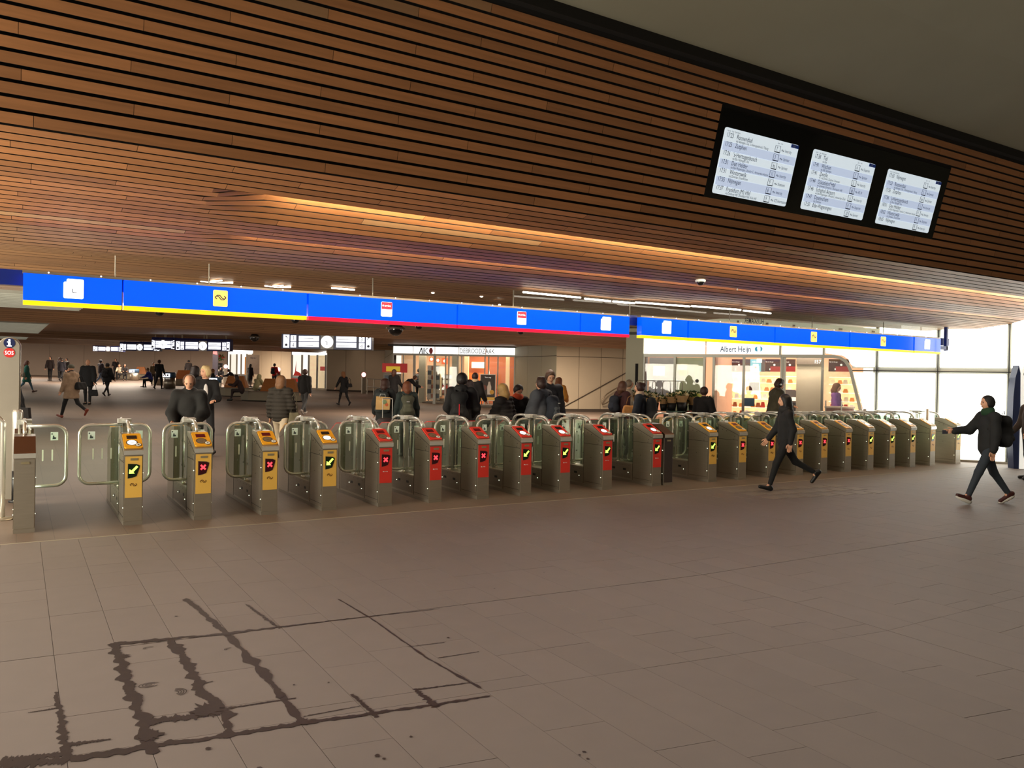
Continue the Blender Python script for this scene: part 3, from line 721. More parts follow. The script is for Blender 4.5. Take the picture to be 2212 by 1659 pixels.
# two farther lit shops
def farshop(name, lab, x0, x1, yb0, yb1, ys0, ys1, stick):
    P, Q = at_f(x0, yb0), at_f(x1, yb1); r = math.atan2(Q[1]-P[1], Q[0]-P[0]); L_ = np.hypot(*(Q-P)[:2])
    root = empty(name, (P[0], P[1], 0), r); tag(root, lab, 'shop'); D = depth(P); hz = 795+.0187*(x0-40)
    z0 = fz(P[1]); s0 = 1.8+(hz-ys1)*D/F; s1 = 1.8+(hz-ys0)*D/F
    kpart(root, 'sign_panel', [(0, L_*.48, -.03, .03, s0, s1)], SIGNW); kpart(root, 'sign_panel', [(L_*.5, L_, -.03, .03, s0, s1)], SIGNW)
    kpart(root, 'roof_panel', [(0, L_, 0, .1, s1, s1+1.4)], PGREY)
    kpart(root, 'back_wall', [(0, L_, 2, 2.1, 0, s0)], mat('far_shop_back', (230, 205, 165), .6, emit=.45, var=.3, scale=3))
    for k in (0, .3, .5, .75, 1): kpart(root, 'mullion', [(L_*k-.05, L_*k+.05, -.05, .05, z0, s0)], FRAME)
    kpart(root, 'window_pane', [(0, L_*.3, 0, .01, z0, s0)], SHOPG); kpart(root, 'window_pane', [(L_*.75, L_, 0, .01, z0, s0)], SHOPG)
    if stick:
        red = mat('red_window_print', (215, 50, 36), .5, emit=.2)
        b = MB(); b.prism([(L_*.06, z0+.9), (L_*.3, z0+.9), (L_*.27, z0+1.1), (L_*.14, z0+1.25), (L_*.14, z0+2.0), (L_*.11, z0+1.2)], -.07, -.06, 'y'); b.box(0, L_*.38, -.07, -.06, z0+.45, z0+.7); b.box(L_*.72, L_*.98, .5, .52, z0+1.3, z0+1.6); b.build('red_sticker', red, root)
    else:
        for k in range(6): kpart(root, 'shelf_row', [(L_*(.05+.16*k), L_*(.15+.16*k), 1.2, 1.4, z0+.6, z0+2.2)], PK[k % 5])
    return root
farshop('kiosk', 'far lit shop with red window prints near the wide beige wall', 630, 703, 838, 841, 752, 766, True)
farshop('gift_shop', 'farthest lit shop with white name band behind the benches', 497, 545, 824, 828, 754, 765, False)
b = MB()
# =================================================================== OVERHEAD BLUE SIGN
SBLUE = mat('sign_blue', (0, 76, 232), .12, 0, .03, .6, emit=.66, coat=.3)
SYEL = mat('sign_yellow_strip', (255, 196, 16), .3, emit=.9, var=.03)
SRED = mat('sign_red_strip', (224, 8, 56), .3, emit=.65, var=.03)
NAVY = mat('navy_metal', (14, 34, 110), .35, 0, .1)
ICONW = mat('icon_white', (252, 252, 255), .4, emit=1.3, var=.01)
ICONY = mat('icon_yellow', (250, 214, 104), .4, emit=.6, var=.01)
ICONR = mat('icon_red', (226, 40, 60), .4, emit=.8, var=.01)
INK = mat('dark_ink', (30, 26, 70), .5)
def arrows(cx, cz, w_, y, mi=0, flip=1):
    """railway double arrow: two hooked bands"""
    m = MB(); t = w_*.075
    for s in (1, -1):
        path = [(-.5, 0), (-.3, .2), (-.12, .2), (.12, -.2), (.3, -.2), (.36, -.13)]
        path = [(-.36, .03), (-.22, .17), (-.08, .17), (.1, -.17), (.27, -.17), (.5, 0)] if s == 1 else [(-.5, 0), (-.27, .17)]
        pass
    def rib(P, tw):
        L1, L2 = [], []; P = [np.array(p) for p in P]
        for i in range(len(P)):
            d = P[min(i+1, len(P)-1)]-P[max(i-1, 0)]; d /= np.linalg.norm(d); n_ = np.array([-d[1], d[0]])
            L1.append(P[i]+n_*tw/2); L2.append(P[i]-n_*tw/2)
        vs = []
        for a, b in zip(L1, L2): vs += [(cx+a[0]*w_, y, cz+a[1]*w_), (cx+b[0]*w_, y, cz+b[1]*w_)]
        m.add(vs, [(2*i, 2*i+1, 2*i+3, 2*i+2) for i in range(len(P)-1)], mi)
    rib([(-.5, .0), (-.3, .2), (-.05, .2), (.08, .02), (.2, -.1), (.34, -.1)], .09)
    rib([(.5, .0), (.3, -.2), (.05, -.2), (-.08, -.02), (-.2, .1), (-.34, .1)], .09)
    rib([(-.5, 0), (-.32, -.17)], .09); rib([(.5, 0), (.32, .17)], .09)
    return m
def rrect(x0, x1, z0, z1, r, n=4):
    P = []
    for cx, cz, a0 in [(x1-r, z1-r, 0), (x0+r, z1-r, PI/2), (x0+r, z0+r, PI), (x1-r, z0+r, 1.5*PI)]:
        for i in range(n+1): a = a0+PI/2*i/n; P.append((cx+r*math.cos(a), cz+r*math.sin(a)))
    return P
ZB, ZT = 2.505, 2.85
def usign(x): return at_v(x, 795+.0187*(x-40)-100, 10.3)[0]
def board(x0, segs, lab, cat):
    u0 = usign(x0); root = empty('overhead_sign', (u0, 10.3, 0)); tag(root, lab, cat, 'illuminated signs above the gate row')
    for (a, b, col, icon, ix) in segs:
        ua, ub = usign(a)-u0+.008, usign(b)-u0-.008
        q = MB(); q.box(ua, ub, 0, .12, ZB+.045, ZT); q.build('sign_panel', SBLUE, root)
        q = MB(); q.box(ua, ub, -.004, .124, ZB, ZB+.045); q.build('edge_strip', SYEL if col == 'y' else SRED, root)
        c = usign(ix)-u0; zc_ = (ZB+ZT)/2+.03
        if icon == 'in':
            q = MB(); P = [p for p in rrect(c-.1, c+.1, zc_-.11, zc_+.11, .02)]
            q.prism(rrect(c-.1, c+.1, zc_-.11, zc_+.075, .018), -.012, -.003, 'y'); q.prism(rrect(c-.07, c+.1, zc_+.03, zc_+.11, .015), -.0125, -.003, 'y')
            q.build('pictogram', ICONW, root, fix=True)
            if ix == 158:
                q = MB(); q.box(c-.012, c-.004, -.014, -.0126, zc_-.045, zc_); q.box(c-.012, c+.035, -.014, -.0126, zc_-.045, zc_-.037); q.build('clock_hands', INK, root)
        elif icon == 'ns':
            q = MB(); q.prism(rrect(c-.085, c+.085, zc_-.1, zc_+.1, .015), -.012, -.003, 'y'); q.build('pictogram', ICONY, root, fix=True)
            arrows(c, zc_+.01, .13, -.0135).build('arrow_logo', INK, root)
        else:
            q = MB(); q.prism(rrect(c-.08, c+.08, zc_-.1, zc_+.1, .015), -.012, -.003, 'y'); q.build('pictogram', ICONW, root, fix=True)
            q = MB(); q.box(c-.078, c+.078, -.014, -.0125, zc_, zc_+.096); q.build('pictogram_red', ICONR, root)
            lay(text('arriva', .045, .9, 'CENTER'), c+.012, -.0155, zc_+.035).build('pictogram_text', ICONW, root)
            q = MB(); q.disc((c-.055, -.0145, zc_+.048), .012, 10, th=.001); q.build('pictogram_dot', ICONW, root)
    ua, ub = usign(segs[0][0])-u0, usign(segs[-1][1])-u0
    q = MB(); q.box(ua, ub, .01, .11, ZT, ZT+.03); q.build('top_rail', NAVY if ua < -100 else STEELD, root)
    q = MB(); n = int((ub-ua)/.5)
    for k in range(n): q.ell((ua+.25+k*(ub-ua-.3)/max(1, n-1), .0, ZT+.022), (.009, .009, .009), 6, 4)
    o = q.build('rail_studs', ICONW, root); o['kind'] = 'stuff'
    return root
bd1 = board(47, [(47, 264, 'y', 'in', 158), (265, 663, 'y', 'ns', 475), (665, 987, 'r', 'ar', 834), (988, 1253, 'r', 'ar', 1126), (1254, 1360, 'r', 'in', 1308)],
      'long lit blue sign board with yellow then red lower edge, over the left gates', 'sign')
bd2 = board(1380, [(1380, 1480, 'y', 'in', 1434), (1482, 1668, 'y', 'ns', 1578), (1669, 1829, 'y', 'ns', 1752), (1831, 1968, 'y', 'ns', 1902), (1970, 2027, 'y', 'in', 1997)],
      'shorter lit blue sign board with all yellow lower edge, over the right gates', 'sign')
bd2.location.y -= .06
b = MB(); b.box(-3, 18.4, 10.42, 10.5, 2.72, 2.89); o = b.build('sign_beam', NAVY); tag(o, 'dark navy steel beam running behind the blue sign boards', 'beam')
# hangers and glass screens between sign and ceiling
hang = MB()
q = MB(); us = [usign(x) for x in (1118, 1371)]+[at_v(x, 690, 10.36)[0] for x in (1583, 1762, 1916)]+[18.17]
for i in range(len(us)-1):
    o = MB(); o.box(us[i]+.01, us[i+1]-.01, 10.44, 10.452, 2.88, 3.16); o = o.build('glass_screen', glass('screen_glass', (.9, .93, .9), .9, .01, .02))
    tag(o, ['hanging glass screen above the sign boards, %s from the left' % n_ for n_ in ('first', 'second', 'third', 'fourth', 'fifth')][i], 'glass pane', 'glass screens between sign and ceiling')
for i, u in enumerate([usign(250), usign(455), usign(812)]+us[:-1]):
    o = MB(); o.tube([(u, 10.44, 2.86), (u, 10.44, 3.2)], .009, 6); o = o.build('hanger_rod', STEELD); tag(o, ['thin steel rod above the clock pictogram end of the blue sign', 'thin steel rod above the double arrow pictogram', 'thin steel rod above the first red pictogram', 'thin rod at the left edge of the glass screens', 'thin rod between the two blue sign boards', 'thin rod above the first double arrow of the right sign', 'thin rod above the second double arrow of the right sign', 'thin rod above the last double arrow of the right sign'][i], 'rod', 'rods above the sign boards')
o = MB(); o.box(18.14, 18.2, 10.33, 10.4, 2.6, 3.2); o.box(17.7, 18.2, 10.33, 10.4, 2.62, 2.7); o = o.build('end_bracket', NAVY); tag(o, 'navy bracket carrying the right end of the sign', 'bracket')
# lamp reflections in the glass, modelled as glowing tubes behind it
TUBE = mat('lamp_reflection_tube', (255, 244, 225), .4, emit=6, var=.01)  # glow of the reflection tubes, shared with the lamp strips and spots
for i, (x0, y0, x1, y1) in enumerate([(1130, 631, 1254, 643), (1263, 645, 1319, 650.5), (1324, 651, 1371, 655), (1373, 653, 1490, 662), (1494, 661, 1600, 669.5), (1606, 671, 1665, 677)]):
    a, b_ = at_z(x0, y0, 3.085), at_z(x1, y1, 3.085)
    q = MB(); q.tube([a, b_], .014, 8); o = q.build('lamp_reflection_tube', TUBE)
    tag(o, 'white lamp reflection modelled as a tube behind the hanging glass, %s from the left' % ['first', 'second', 'third', 'fourth', 'fifth', 'last'][i], 'light', 'reflected tubes behind the hanging glass')
# thin white lamp strips over the left sign
for i, pp in enumerate([[(433, 607), (470, 610), (503, 611)], [(572, 617), (600, 620), (628, 620)], [(716, 622), (766, 626)]]):
    q = MB(); P = [at_z(x, y, 3.17) for x, y in pp]; q.tube(P, .014, 6)
    if len(P) == 3: q.tube([P[0]+np.array([.12, 0, -.0]), P[1]+np.array([.0, -.3, 0])], .01, 6)
    o = q.build('lamp_strip', TUBE); tag(o, ['thin bent white lamp strip above the double arrow sign', 'thin bent white lamp strip above the left sign joint', 'short straight white lamp strip above the first red edge'][i], 'light')
# louvred light panels in the ceiling at the far left
LOUV = mat('louvre_light', (225, 225, 212), .5, emit=.75, var=.05)
for i, (ua, ub, va, vb, z) in enumerate([(-9, 1.28, 16.6, 20.6, 3.17), (-10, .82, 29.0, 37.0, 3.24), (-12, .5, 45, 52, 3.44)]):
    root = empty('ceiling_light', (ua, va, z)); tag(root, ['largest louvred white ceiling light, behind the left end of the blue sign', 'middle louvred white ceiling light above the information post', 'farthest louvred white ceiling light at far left'][i], 'light', 'louvred ceiling lights at far left')
    q = MB(); q.add([(0, 0, 0), (ub-ua, 0, 0), (ub-ua-.15, vb-va, 0), (0, vb-va, 0)], [(0, 1, 2, 3)]); q.build('diffuser', LOUV, root)
    q = MB(); n = 14 if i else 10
    for k in range(n+1):
        y = (vb-va)*k/n; q.box(0, ub-ua-.02-.01*k, y-.02, y+.02, -.05, 0)
    q.build('louvre', mat('louvre_blade', (150, 148, 138), .5), root)
    area('louvre_lamp', (ua/2+ub/2+2.5, (va+vb)/2, z-.08), 5, 90, (1, 1, .92), sy=3)
# dome cameras under the ceilings
def dome(P, r, lab):
    root = empty('dome_camera', tuple(P)); tag(root, lab, 'camera')
    q = MB(); q.lathe([(r*1.25, .0), (r*1.3, .03), (r, .05), (r*.6, .12)], 16); q.build('housing', WHITEP if r < .1 else mat('grey_housing', (90, 80, 70), .5), root, True)
    q = MB(); q.ell((0, 0, 0), (r, r, r*.9), 14, 8); q.build('dome', mat('smoked_dome', (12, 12, 14), .08, 0, .05, spec=.8), root, True)
dome(at_v(1513, 609, 9.0), .062, 'white dome camera under the wooden ceiling below the departure screens')
dome(at_z(345, 674, 3.13), .1, 'small dark ceiling dome below the double arrow sign panel')
dome(at_z(638, 691, 3.13), .1, 'small dark ceiling dome below the left red and yellow joint')
dome(at_z(855, 711, 3.02), .2, 'large dark ceiling dome right of the nearest hanging departure board')
dome(at_z(905, 705, 3.13), .1, 'small dark ceiling dome below the first red pictogram')
dome(at_z(1125, 717, 3.13), .09, 'small dark ceiling dome below the second red pictogram')
dome(at_z(550, 729, 3.2), .18, 'distant dark ceiling dome above the farthest lit shop')
q = MB(); P = at_v(1593, 612, 9.2); q.tube([P, P-np.array([0, 0, .09])], .006, 6); q.ell(tuple(P-np.array([0, 0, .1])), (.012, .012, .018), 8, 6); o = q.build('sensor_rod', WHITEP); tag(o, 'tiny white sensor rod hanging right of the dome camera', 'sensor')
for i, (x, y, v_) in enumerate([(1079, 659, 10.9), (22, 526, 9.9), (935, 633, 12), (1040, 641, 12)]):
    q = MB(); q.ell(tuple(at_z(x, y, {0: 3.1, 1: 3.2, 2: 3.19, 3: 3.19}[i])), (.025, .025, .02) if i < 2 else (.03, .03, .008), 10, 6); o = q.build('spot_lamp', TUBE); tag(o, ['round white spot lamp just above the second red sign panel', 'small round ceiling spot at far left', 'flat ceiling spot above the first red pictogram', 'flat ceiling spot left of the glass screens'][i], 'light')

# reflection in the right glass screens, modelled as a glowing band with mirrored lettering
q = MB(); CR = mat('reflected_cream', (206, 200, 172), .5, emit=.38, var=.06, scale=1.2)
cb = empty('reflected_fascia', (0, 0, 0)); tag(cb, 'reflection of a cream striped band with mirrored lettering, modelled behind the hanging glass', 'reflection')
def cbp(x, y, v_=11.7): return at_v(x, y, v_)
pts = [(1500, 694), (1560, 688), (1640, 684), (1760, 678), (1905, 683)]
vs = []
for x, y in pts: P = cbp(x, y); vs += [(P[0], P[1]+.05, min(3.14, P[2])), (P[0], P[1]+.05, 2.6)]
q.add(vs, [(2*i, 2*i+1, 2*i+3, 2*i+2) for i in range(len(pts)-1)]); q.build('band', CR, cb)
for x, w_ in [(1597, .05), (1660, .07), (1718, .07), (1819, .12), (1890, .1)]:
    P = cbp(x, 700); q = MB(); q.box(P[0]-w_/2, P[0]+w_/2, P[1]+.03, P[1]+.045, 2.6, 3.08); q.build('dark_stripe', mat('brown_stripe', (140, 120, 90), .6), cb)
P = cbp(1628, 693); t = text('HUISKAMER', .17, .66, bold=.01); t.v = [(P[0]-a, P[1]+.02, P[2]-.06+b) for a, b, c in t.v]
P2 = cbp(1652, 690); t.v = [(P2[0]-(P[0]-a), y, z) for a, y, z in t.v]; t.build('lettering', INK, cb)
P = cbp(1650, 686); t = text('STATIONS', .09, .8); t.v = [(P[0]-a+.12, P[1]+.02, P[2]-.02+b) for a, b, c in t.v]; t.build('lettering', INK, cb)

# =================================================================== DEPARTURE SCREENS in the wood slope
PB, PTp = (7.4, 4.07), (7.1, 5.21)
pl = np.array([0, PTp[0]-PB[0], PTp[1]-PB[1]]); PH = np.linalg.norm(pl); pl = pl/PH
pn = np.cross([1, 0, 0], pl); pn = pn if pn[1] < 0 else -pn      # towards the viewer
def onp(x, y):
    d = ray(x, y); o = np.array([SU0, PB[0], PB[1]]); t = (o-EYE).dot(pn)/d.dot(pn); p = EYE+d*t-o; return float(p[0]), float(p.dot(pl))
scr = bpy.data.objects.new('departure_board', None); COL.objects.link(scr)
my = Vector(-pn)   # local +y goes into the wall, local z up the slope
scr.matrix_world = Matrix([[1, my[0], pl[0], SU0], [0, my[1], pl[1], PB[0]], [0, my[2], pl[2], PB[1]], [0, 0, 0, 1]])
tag(scr, 'large black departure board with three lit timetables set in the wooden slope', 'screen')
W_ = SU1-SU0
BGL = mat('black_glass', (5, 6, 10), .06, 0, .05, spec=.25)
q = MB(); q.box(0, W_, .0, .1, 0, PH); q.build('panel', BGL, scr)
SB1 = mat('screen_white', (226, 240, 250), .3, emit=.5, var=.01); SB2 = mat('screen_blue', (206, 222, 250), .3, emit=.46, var=.01)
SINK = mat('screen_ink', (28, 34, 60), .6); SNV = mat('screen_navy', (20, 50, 120), .5, emit=.2)
rowsd = [[('17:23', 'Roosendaal', 'via Nijmegen, Oss, \'s-Hertogenbosch, Tilburg', '7', 'Intercity'), ('17:25', 'Zutphen', '', '3', 'Sprinter'), ('17:26', "'s-Hertogenbosch", 'via Elst, Nijmegen, Oss', '6a', 'Sprinter'), ('17:31', 'Den Helder', 'via Ede-Wageningen, Utrecht C., Amsterdam Amstel', '11', 'Intercity'), ('17:31', 'Winterswijk', 'via Zevenaar, Doetinchem', '9', 'Stoptrein'), ('17:35', 'Nijmegen', '', '8', 'Intercity'), ('17:37', 'Frankfurt (M) Hbf', 'via Duisburg Hbf, Düsseldorf Hbf, Köln Hbf', '9', 'ICE International')],
         [('17:38', 'Tiel', 'via Elst', '4', 'Stoptrein'), ('17:41', 'Wijchen', 'via Elst, Nijmegen', '7', 'Sprinter'), ('17:41', 'Zwolle', '+5  via Dieren, Zutphen, Deventer', '3', 'Intercity'), ('17:44', 'Düsseldorf Hbf', 'via Zevenaar, Emmerich, Oberhausen Hbf', '6b', 'RE 19'), ('17:46', 'Schiphol Airport', 'via Ede-Wageningen, Utrecht C., Amsterdam Zuid', '11', 'Intercity'), ('17:47', 'Doetinchem', 'via Zevenaar', '9', 'Stoptrein'), ('17:50', 'Ede-Wageningen', '', '10', 'Sprinter')],
         [('17:50', 'Nijmegen', '', '7', 'Intercity'), ('17:53', 'Roosendaal', 'via Nijmegen, Oss, \'s-Hertogenbosch, Tilburg', '3', 'Sprinter'), ('17:55', 'Zutphen', '', '6a', 'Sprinter'), ('17:56', "'s-Hertogenbosch", 'via Elst, Nijmegen, Oss', '11', 'Intercity'), ('18:01', 'Den Helder', 'via Ede-Wageningen, Utrecht C., Amsterdam Amstel', '9', 'Intercity'), ('18:02', 'Winterswijk', 'via Zevenaar, Doetinchem', '9', 'Stoptrein'), ('18:05', 'Nijmegen', '', '8', 'Intercity')]]
for si, cr in enumerate([[(1568.8, 275.4), (1728.8, 314), (1693, 444.7), (1535, 417)], [(1760, 323), (1894, 355), (1859, 475.6), (1726, 450)], [(1922.6, 364), (2036, 395), (2001, 503), (1886.5, 481.5)]]):
    c = [onp(*p) for p in cr]; a0 = (c[0][0]+c[3][0])/2; a1 = (c[1][0]+c[2][0])/2; b1 = (c[0][1]+c[1][1])/2; b0 = (c[2][1]+c[3][1])/2
    w_, h_ = a1-a0, b1-b0
    q = MB(); q.prism(rrect(a0, a1, b0, b1, .03), -.006, 0, 'y'); q.build('display', SB1, scr, fix=True)
    rows_ = MB(); tx = MB()
    hd = .07; rh = (1-hd)/7
    for k, (t1, dst, via, pf, ty) in enumerate(rowsd[si]):
        yt = b1-h_*(hd+rh*k); 
        if k % 2: rows_.box(a0+.012, a1-.012, -.0085, -.0065, yt-h_*rh, yt)
        sk = 0
        lay(t := text(t1, h_*.1, .7), a0+w_*.03, -.012, yt-h_*rh*.52); tx.merge(t)
        lay(t := text(dst, h_*.1, .76), a0+w_*.16, -.012, yt-h_*rh*.52); tx.merge(t)
        if via: lay(t := text(via, h_*.056, .72), a0+w_*.16, -.012, yt-h_*rh*.88); tx.merge(t)
        ym = yt-h_*rh*.62; xb = a0+w_*.68
        for bx in ((xb, xb+w_*.07, ym-h_*.04, ym-h_*.026), (xb, xb+w_*.07, ym+h_*.065, ym+h_*.069), (xb, xb+.004, ym-h_*.04, ym+h_*.069), (xb+w_*.07, xb+w_*.07+.004, ym-h_*.04, ym+h_*.069)):
            tx.box(bx[0], bx[1], -.012, -.0095, bx[2], bx[3])
        lay(t := text(pf, h_*.09, .62), xb+w_*.018, -.012, ym-h_*.012); tx.merge(t)
        tx.merge(arrows(xb+w_*.11, ym+h_*.01, .05, -.012))
        lay(t := text(ty, h_*.07, .66), xb+w_*.14, -.012, ym-h_*.01); tx.merge(t)
        tx.build('timetable_row', SINK, scr); tx = MB()
    lay(t := text('Vertrek     Naar / Opmerkingen', h_*.035, .62), a0+w_*.03, -.012, b1-h_*.055); tx.merge(t)
    lay(t := text('Spoor    Trein', h_*.035, .62), a0+w_*.7, -.012, b1-h_*.055); tx.merge(t)
    rows_.build('row_bands', SB2, scr); tx.build('timetable_heading', SINK, scr)
    q = MB(); q.box(a1-w_*.11, a1-.005, -.012, -.009, b1-h_*.06, b1-.005); q.build('clock_field', SNV, scr)
    lay(text('17:20', h_*.045, .62), a1-w_*.09, -.0135, b1-h_*.05).build('clock_digits', WHITEP, scr)

# =================================================================== TICKET GATES
YEL = mat('gate_yellow', (212, 168, 78), .4, 0, .05, 3); YELT = mat('reader_yellow', (236, 168, 40), .3, 0, .03, coat=.3)
REDM = mat('gate_red', (196, 48, 38), .4, 0, .05, 3); REDT = mat('reader_red', (214, 62, 52), .3, 0, .03, coat=.3)
COPP = mat('bronze_hood', (128, 98, 84), .3, .9, .08, 3)
GRN = mat('arrow_green_lit', (190, 255, 90), .4, emit=1.7, var=.01); REDX = mat('cross_red_lit', (255, 60, 70), .4, emit=1.9, var=.01, ecol=(255, 52, 62))
DGRN = mat('display_green_glow', (8, 26, 6), .15, emit=.0); DRED = mat('display_red_glow', (44, 4, 10), .15, emit=.12)
RLCD = mat('reader_lcd', (96, 26, 34), .12, 0, .2, 20); RLCDD = mat('reader_lcd_off', (44, 36, 34), .1)
DISCL = mat('reader_disc_lit', (250, 250, 250), .3, emit=.9, var=.01); DISCD = mat('reader_disc_off', (120, 104, 84), .3, var=.2, scale=30); RING = mat('reader_ring', (92, 86, 78), .35, .5)
PLATE = mat('name_plate', (158, 146, 116), .35, .6, .1, 30); LOGOD = mat('logo_brown', (96, 60, 16), .5)
FROST = mat('frost_mark', (240, 242, 232), .6); STK = mat('sticker_pale', (226, 240, 236), .5, var=.06, scale=20)
LEDW = mat('led_dot', (240, 250, 220), .4, emit=2.5, var=.01)
GL2 = glass('gate_side_glass', (.86, .92, .87), 1, .02, .02)
def head_profile(f): return [(-.018, .815), (-.018, .872), (-.005, .885), (.3, 1.035), (.51, 1.045), (.51, .985), (0, .812)]
def paddle(root, side, wd, nmark, icon, zt_=1.11, zb_=.38, yy=.98):
    r = .12; x0 = .03*side; x1 = side*wd; P = [(x0, yy, zt_)]
    for i in range(7): a = PI/2*i/6; P.append((x1-side*r+side*r*math.sin(a), yy, zt_-r+r*math.cos(a)))
    for i in range(7): a = PI/2*i/6; P.append((x1-side*r+side*r*math.cos(a), yy, zb_+r-r*math.sin(a)))
    P.append((x0, yy, zb_))
    q = MB(); q.tube(P, .0205, 10); fr_ = q.build('paddle', CHROME, root, True)
    q = MB(); xa, xb = sorted((x0, x1)); q.prism(rrect(xa, xb, zb_+.01, zt_-.01, .1), yy-.004, yy+.004, 'y'); q.build('pane', GLASS, fr_)
    q = MB(); c = x1-side*.13; q.box(c-.04, c+.04, yy-.008, yy-.005, .93, 1.03); st = q.build('sticker', STK, fr_)
    q = MB()
    q.box(c-.032, c-.018, yy-.0095, yy-.0085, 1.0, 1.016)
    if icon == 'gate': q.prism([(c-.02, .94), (c+.02, .94), (c+.012, .985), (c-.012, .985)], yy-.0095, yy-.0085, 'y')
    else: q.prism([(c-.02, .945), (c+.015, .945), (c+.02, .965), (c, .97), (c-.004, .99), (c-.014, .985)], yy-.0095, yy-.0085, 'y')
    q.build('sticker_icon', mat('sticker_ink', (60, 70, 74), .5), fr_)
    q = MB()
    for k in range(nmark): xm = x1-side*(.15+.1*k); q.prism(rrect(xm-.008, xm+.008, .68, .82, .008), yy-.009, yy-.0065, 'y')
    q.build('frost_mark', FROST, fr_)
def make_gate(color, sym, wl=.31, wr=.28, plain=False, lit=True):
    g = empty('ticket_gate')
    q = MB(); q.prism([(0, .045), (0, .812), (.51, .985), (.51, .33), (1.52, .33), (1.52, .985), (2.03, .812), (2.03, .045)], -.1, .1); q.build('cabinet', STEEL if color != 'd' else STEELD, g, fix=True)
    q = MB(); q.box(-.102, .102, -.006, 2.036, 0, .045); q.build('plinth', STEELD, g)
    hp = head_profile(0)
    for k in (0, 1):
        P = hp if k == 0 else [(2.03-a, b) for a, b in hp]
        q = MB(); q.prism(P, -.103, .103); q.build('reader_head', STEEL if not plain else COPP, g, fix=True)
    q = MB(); q.box(-.104, .104, -.024, -.016, .818, .87); q.build('front_lip', CHROME, g)
    body = {'y': YEL, 'r': REDM}.get(color); top = {'y': YELT, 'r': REDT}.get(color)
    # side doors and details (both sides)
    for s in (-1, 1):
        q = MB(); x = s*.1
        q.box(min(x, x+s*.002), max(x, x+s*.002), .035, .485, .1, .715); q.build('side_door', STEEL, g)
        q = MB(); q.box(min(x, x+s*.002), max(x, x+s*.002), .545, 1.49, .07, .318); q.build('side_panel', STEELD, g)
        q = MB()
        for (y, z) in [(.68, .2), (.98, .2)]: q.box(min(x, x+s*.004), max(x, x+s*.004), y, y+.08, z, z+.035)
        for (y, z) in [(.1, .79), (.3, .88), (.4, .9), (.12, .74), (.3, .5)]: q.disc((x+(s*.004 if s > 0 else 0), y, z), .006, 8, 'x', th=.004)
        for k in range(5): q.disc((x+(s*.004 if s > 0 else 0), .6+k*.17, .29), .005, 6, 'x', th=.004)
        q.build('sensor_window', BLACK, g)
        q = MB(); xs_ = (min(x, x+s*.003), max(x, x+s*.003))
        q.box(*xs_, .02, .5, .722, .728); q.box(*xs_, .5, .505, .05, .985); q.box(*xs_, .03, .49, .09, .094); q.box(*xs_, .018, .022, .05, .8); q.box(*xs_, 1.525, 1.53, .05, .985)
        q.prism([(.0, .812), (.51, .985), (.51, .991), (.0, .818)], xs_[0]-(.003 if s < 0 else 0), xs_[1]+(.003 if s > 0 else 0)); q.build('seam', mat('seam_dark', (52, 46, 40), .6), g)['kind'] = 'stuff'
        q = MB()
        for (y, z) in [(.035, .6), (.035, .2), (.62, .17), (1.12, .2)]: q.ell((x+s*.003, y+.0, z), (.0055, .0055, .0055), 6, 4)
        q.build('sensor_led', LEDW, g)
    fp = None
    q = MB(); q.box(-.094, .094, -.003, 0, .05, .805); fr0 = q.build('front_door', STEELD if color != 'd' else mat('dark_front', (92, 84, 84), .35, .8), g)
    if not plain:
        q = MB(); q.box(-.088, .09, -.006, -.003, .32, .8); fp = q.build('front_panel', body, g)
        P = [(-.058, .712), (.03, .705), (.062, .69), (.058, .66), (.03, .57), (-.01, .555), (-.058, .548)]
        q = MB(); q.prism(P, -.010, -.006, 'y'); q.build('display', DRED if sym == 'x' else DGRN, g, fix=True)
        P2 = [(a*1.07+.0, .63+(b-.63)*1.05) for a, b in P]; q = MB(); q.prism(P2, -.008, -.006, 'y'); q.build('display_rim', RING, g, fix=True)
        q = MB(); cx, cz = -.004, .64
        if sym == 'x':
            for a in (PI/4, -PI/4):
                d = np.array([math.cos(a), math.sin(a)])*.038; n_ = np.array([-d[1], d[0]])*.27
                q.prism([(cx-d[0]-n_[0], cz-d[1]-n_[1]), (cx+d[0]-n_[0], cz+d[1]-n_[1]), (cx+d[0]+n_[0], cz+d[1]+n_[1]), (cx-d[0]+n_[0], cz-d[1]+n_[1])], -.014, -.0105, 'y')
            q.build('cross_symbol', REDX, g, fix=True)
        else:
            q.prism([(cx-.045, cz-.04), (cx+.015, cz-.04), (cx+.0, cz-.022), (cx+.052, cz+.035), (cx+.034, cz+.052), (cx-.018, cz-.004), (cx-.04, cz+.012)], -.014, -.0105, 'y'); q.build('arrow_symbol', GRN, g, fix=True)
        if color == 'y': arrows(0, .47, .075, -.0075).build('arrow_logo', LOGOD, g)
        else:
            lay(text('arriva', .026, .9, 'CENTER'), .004, -.0075, .47).build('logo_text', WHITEP, g)
            q = MB(); q.disc((-.034, -.0065, .477), .008, 8, th=.001); q.build('logo_dot', WHITEP, g)
    q = MB(); q.box(-.035, .045, -.01, -.003, .752, .778); q.build('name_plate', PLATE, g)
    # sloped reader top
    if not plain:
        m = Matrix.Translation((0, -.008, .888)) @ Matrix.Rotation(math.atan2(.152, .305), 4, 'X')
        q = MB(); P = rrect(-.098, .098, .005, .325, .022)
        q.prism(P, 0, .014, 'z'); q.xf(m); rd = q.build('reader_top', top, g, fix=True)
        q = MB(); q.box(-.058, .05, .2, .275, .014, .0165); q.xf(m); q.build('reader_screen', RLCD if sym == 'x' else RLCDD, rd)
        def dd(cx, cy, r, z0, th, mm, nm): q = MB(); q.disc((cx, cy, z0), r, 20, 'z', th=th); q.xf(m); q.build(nm, mm, rd)
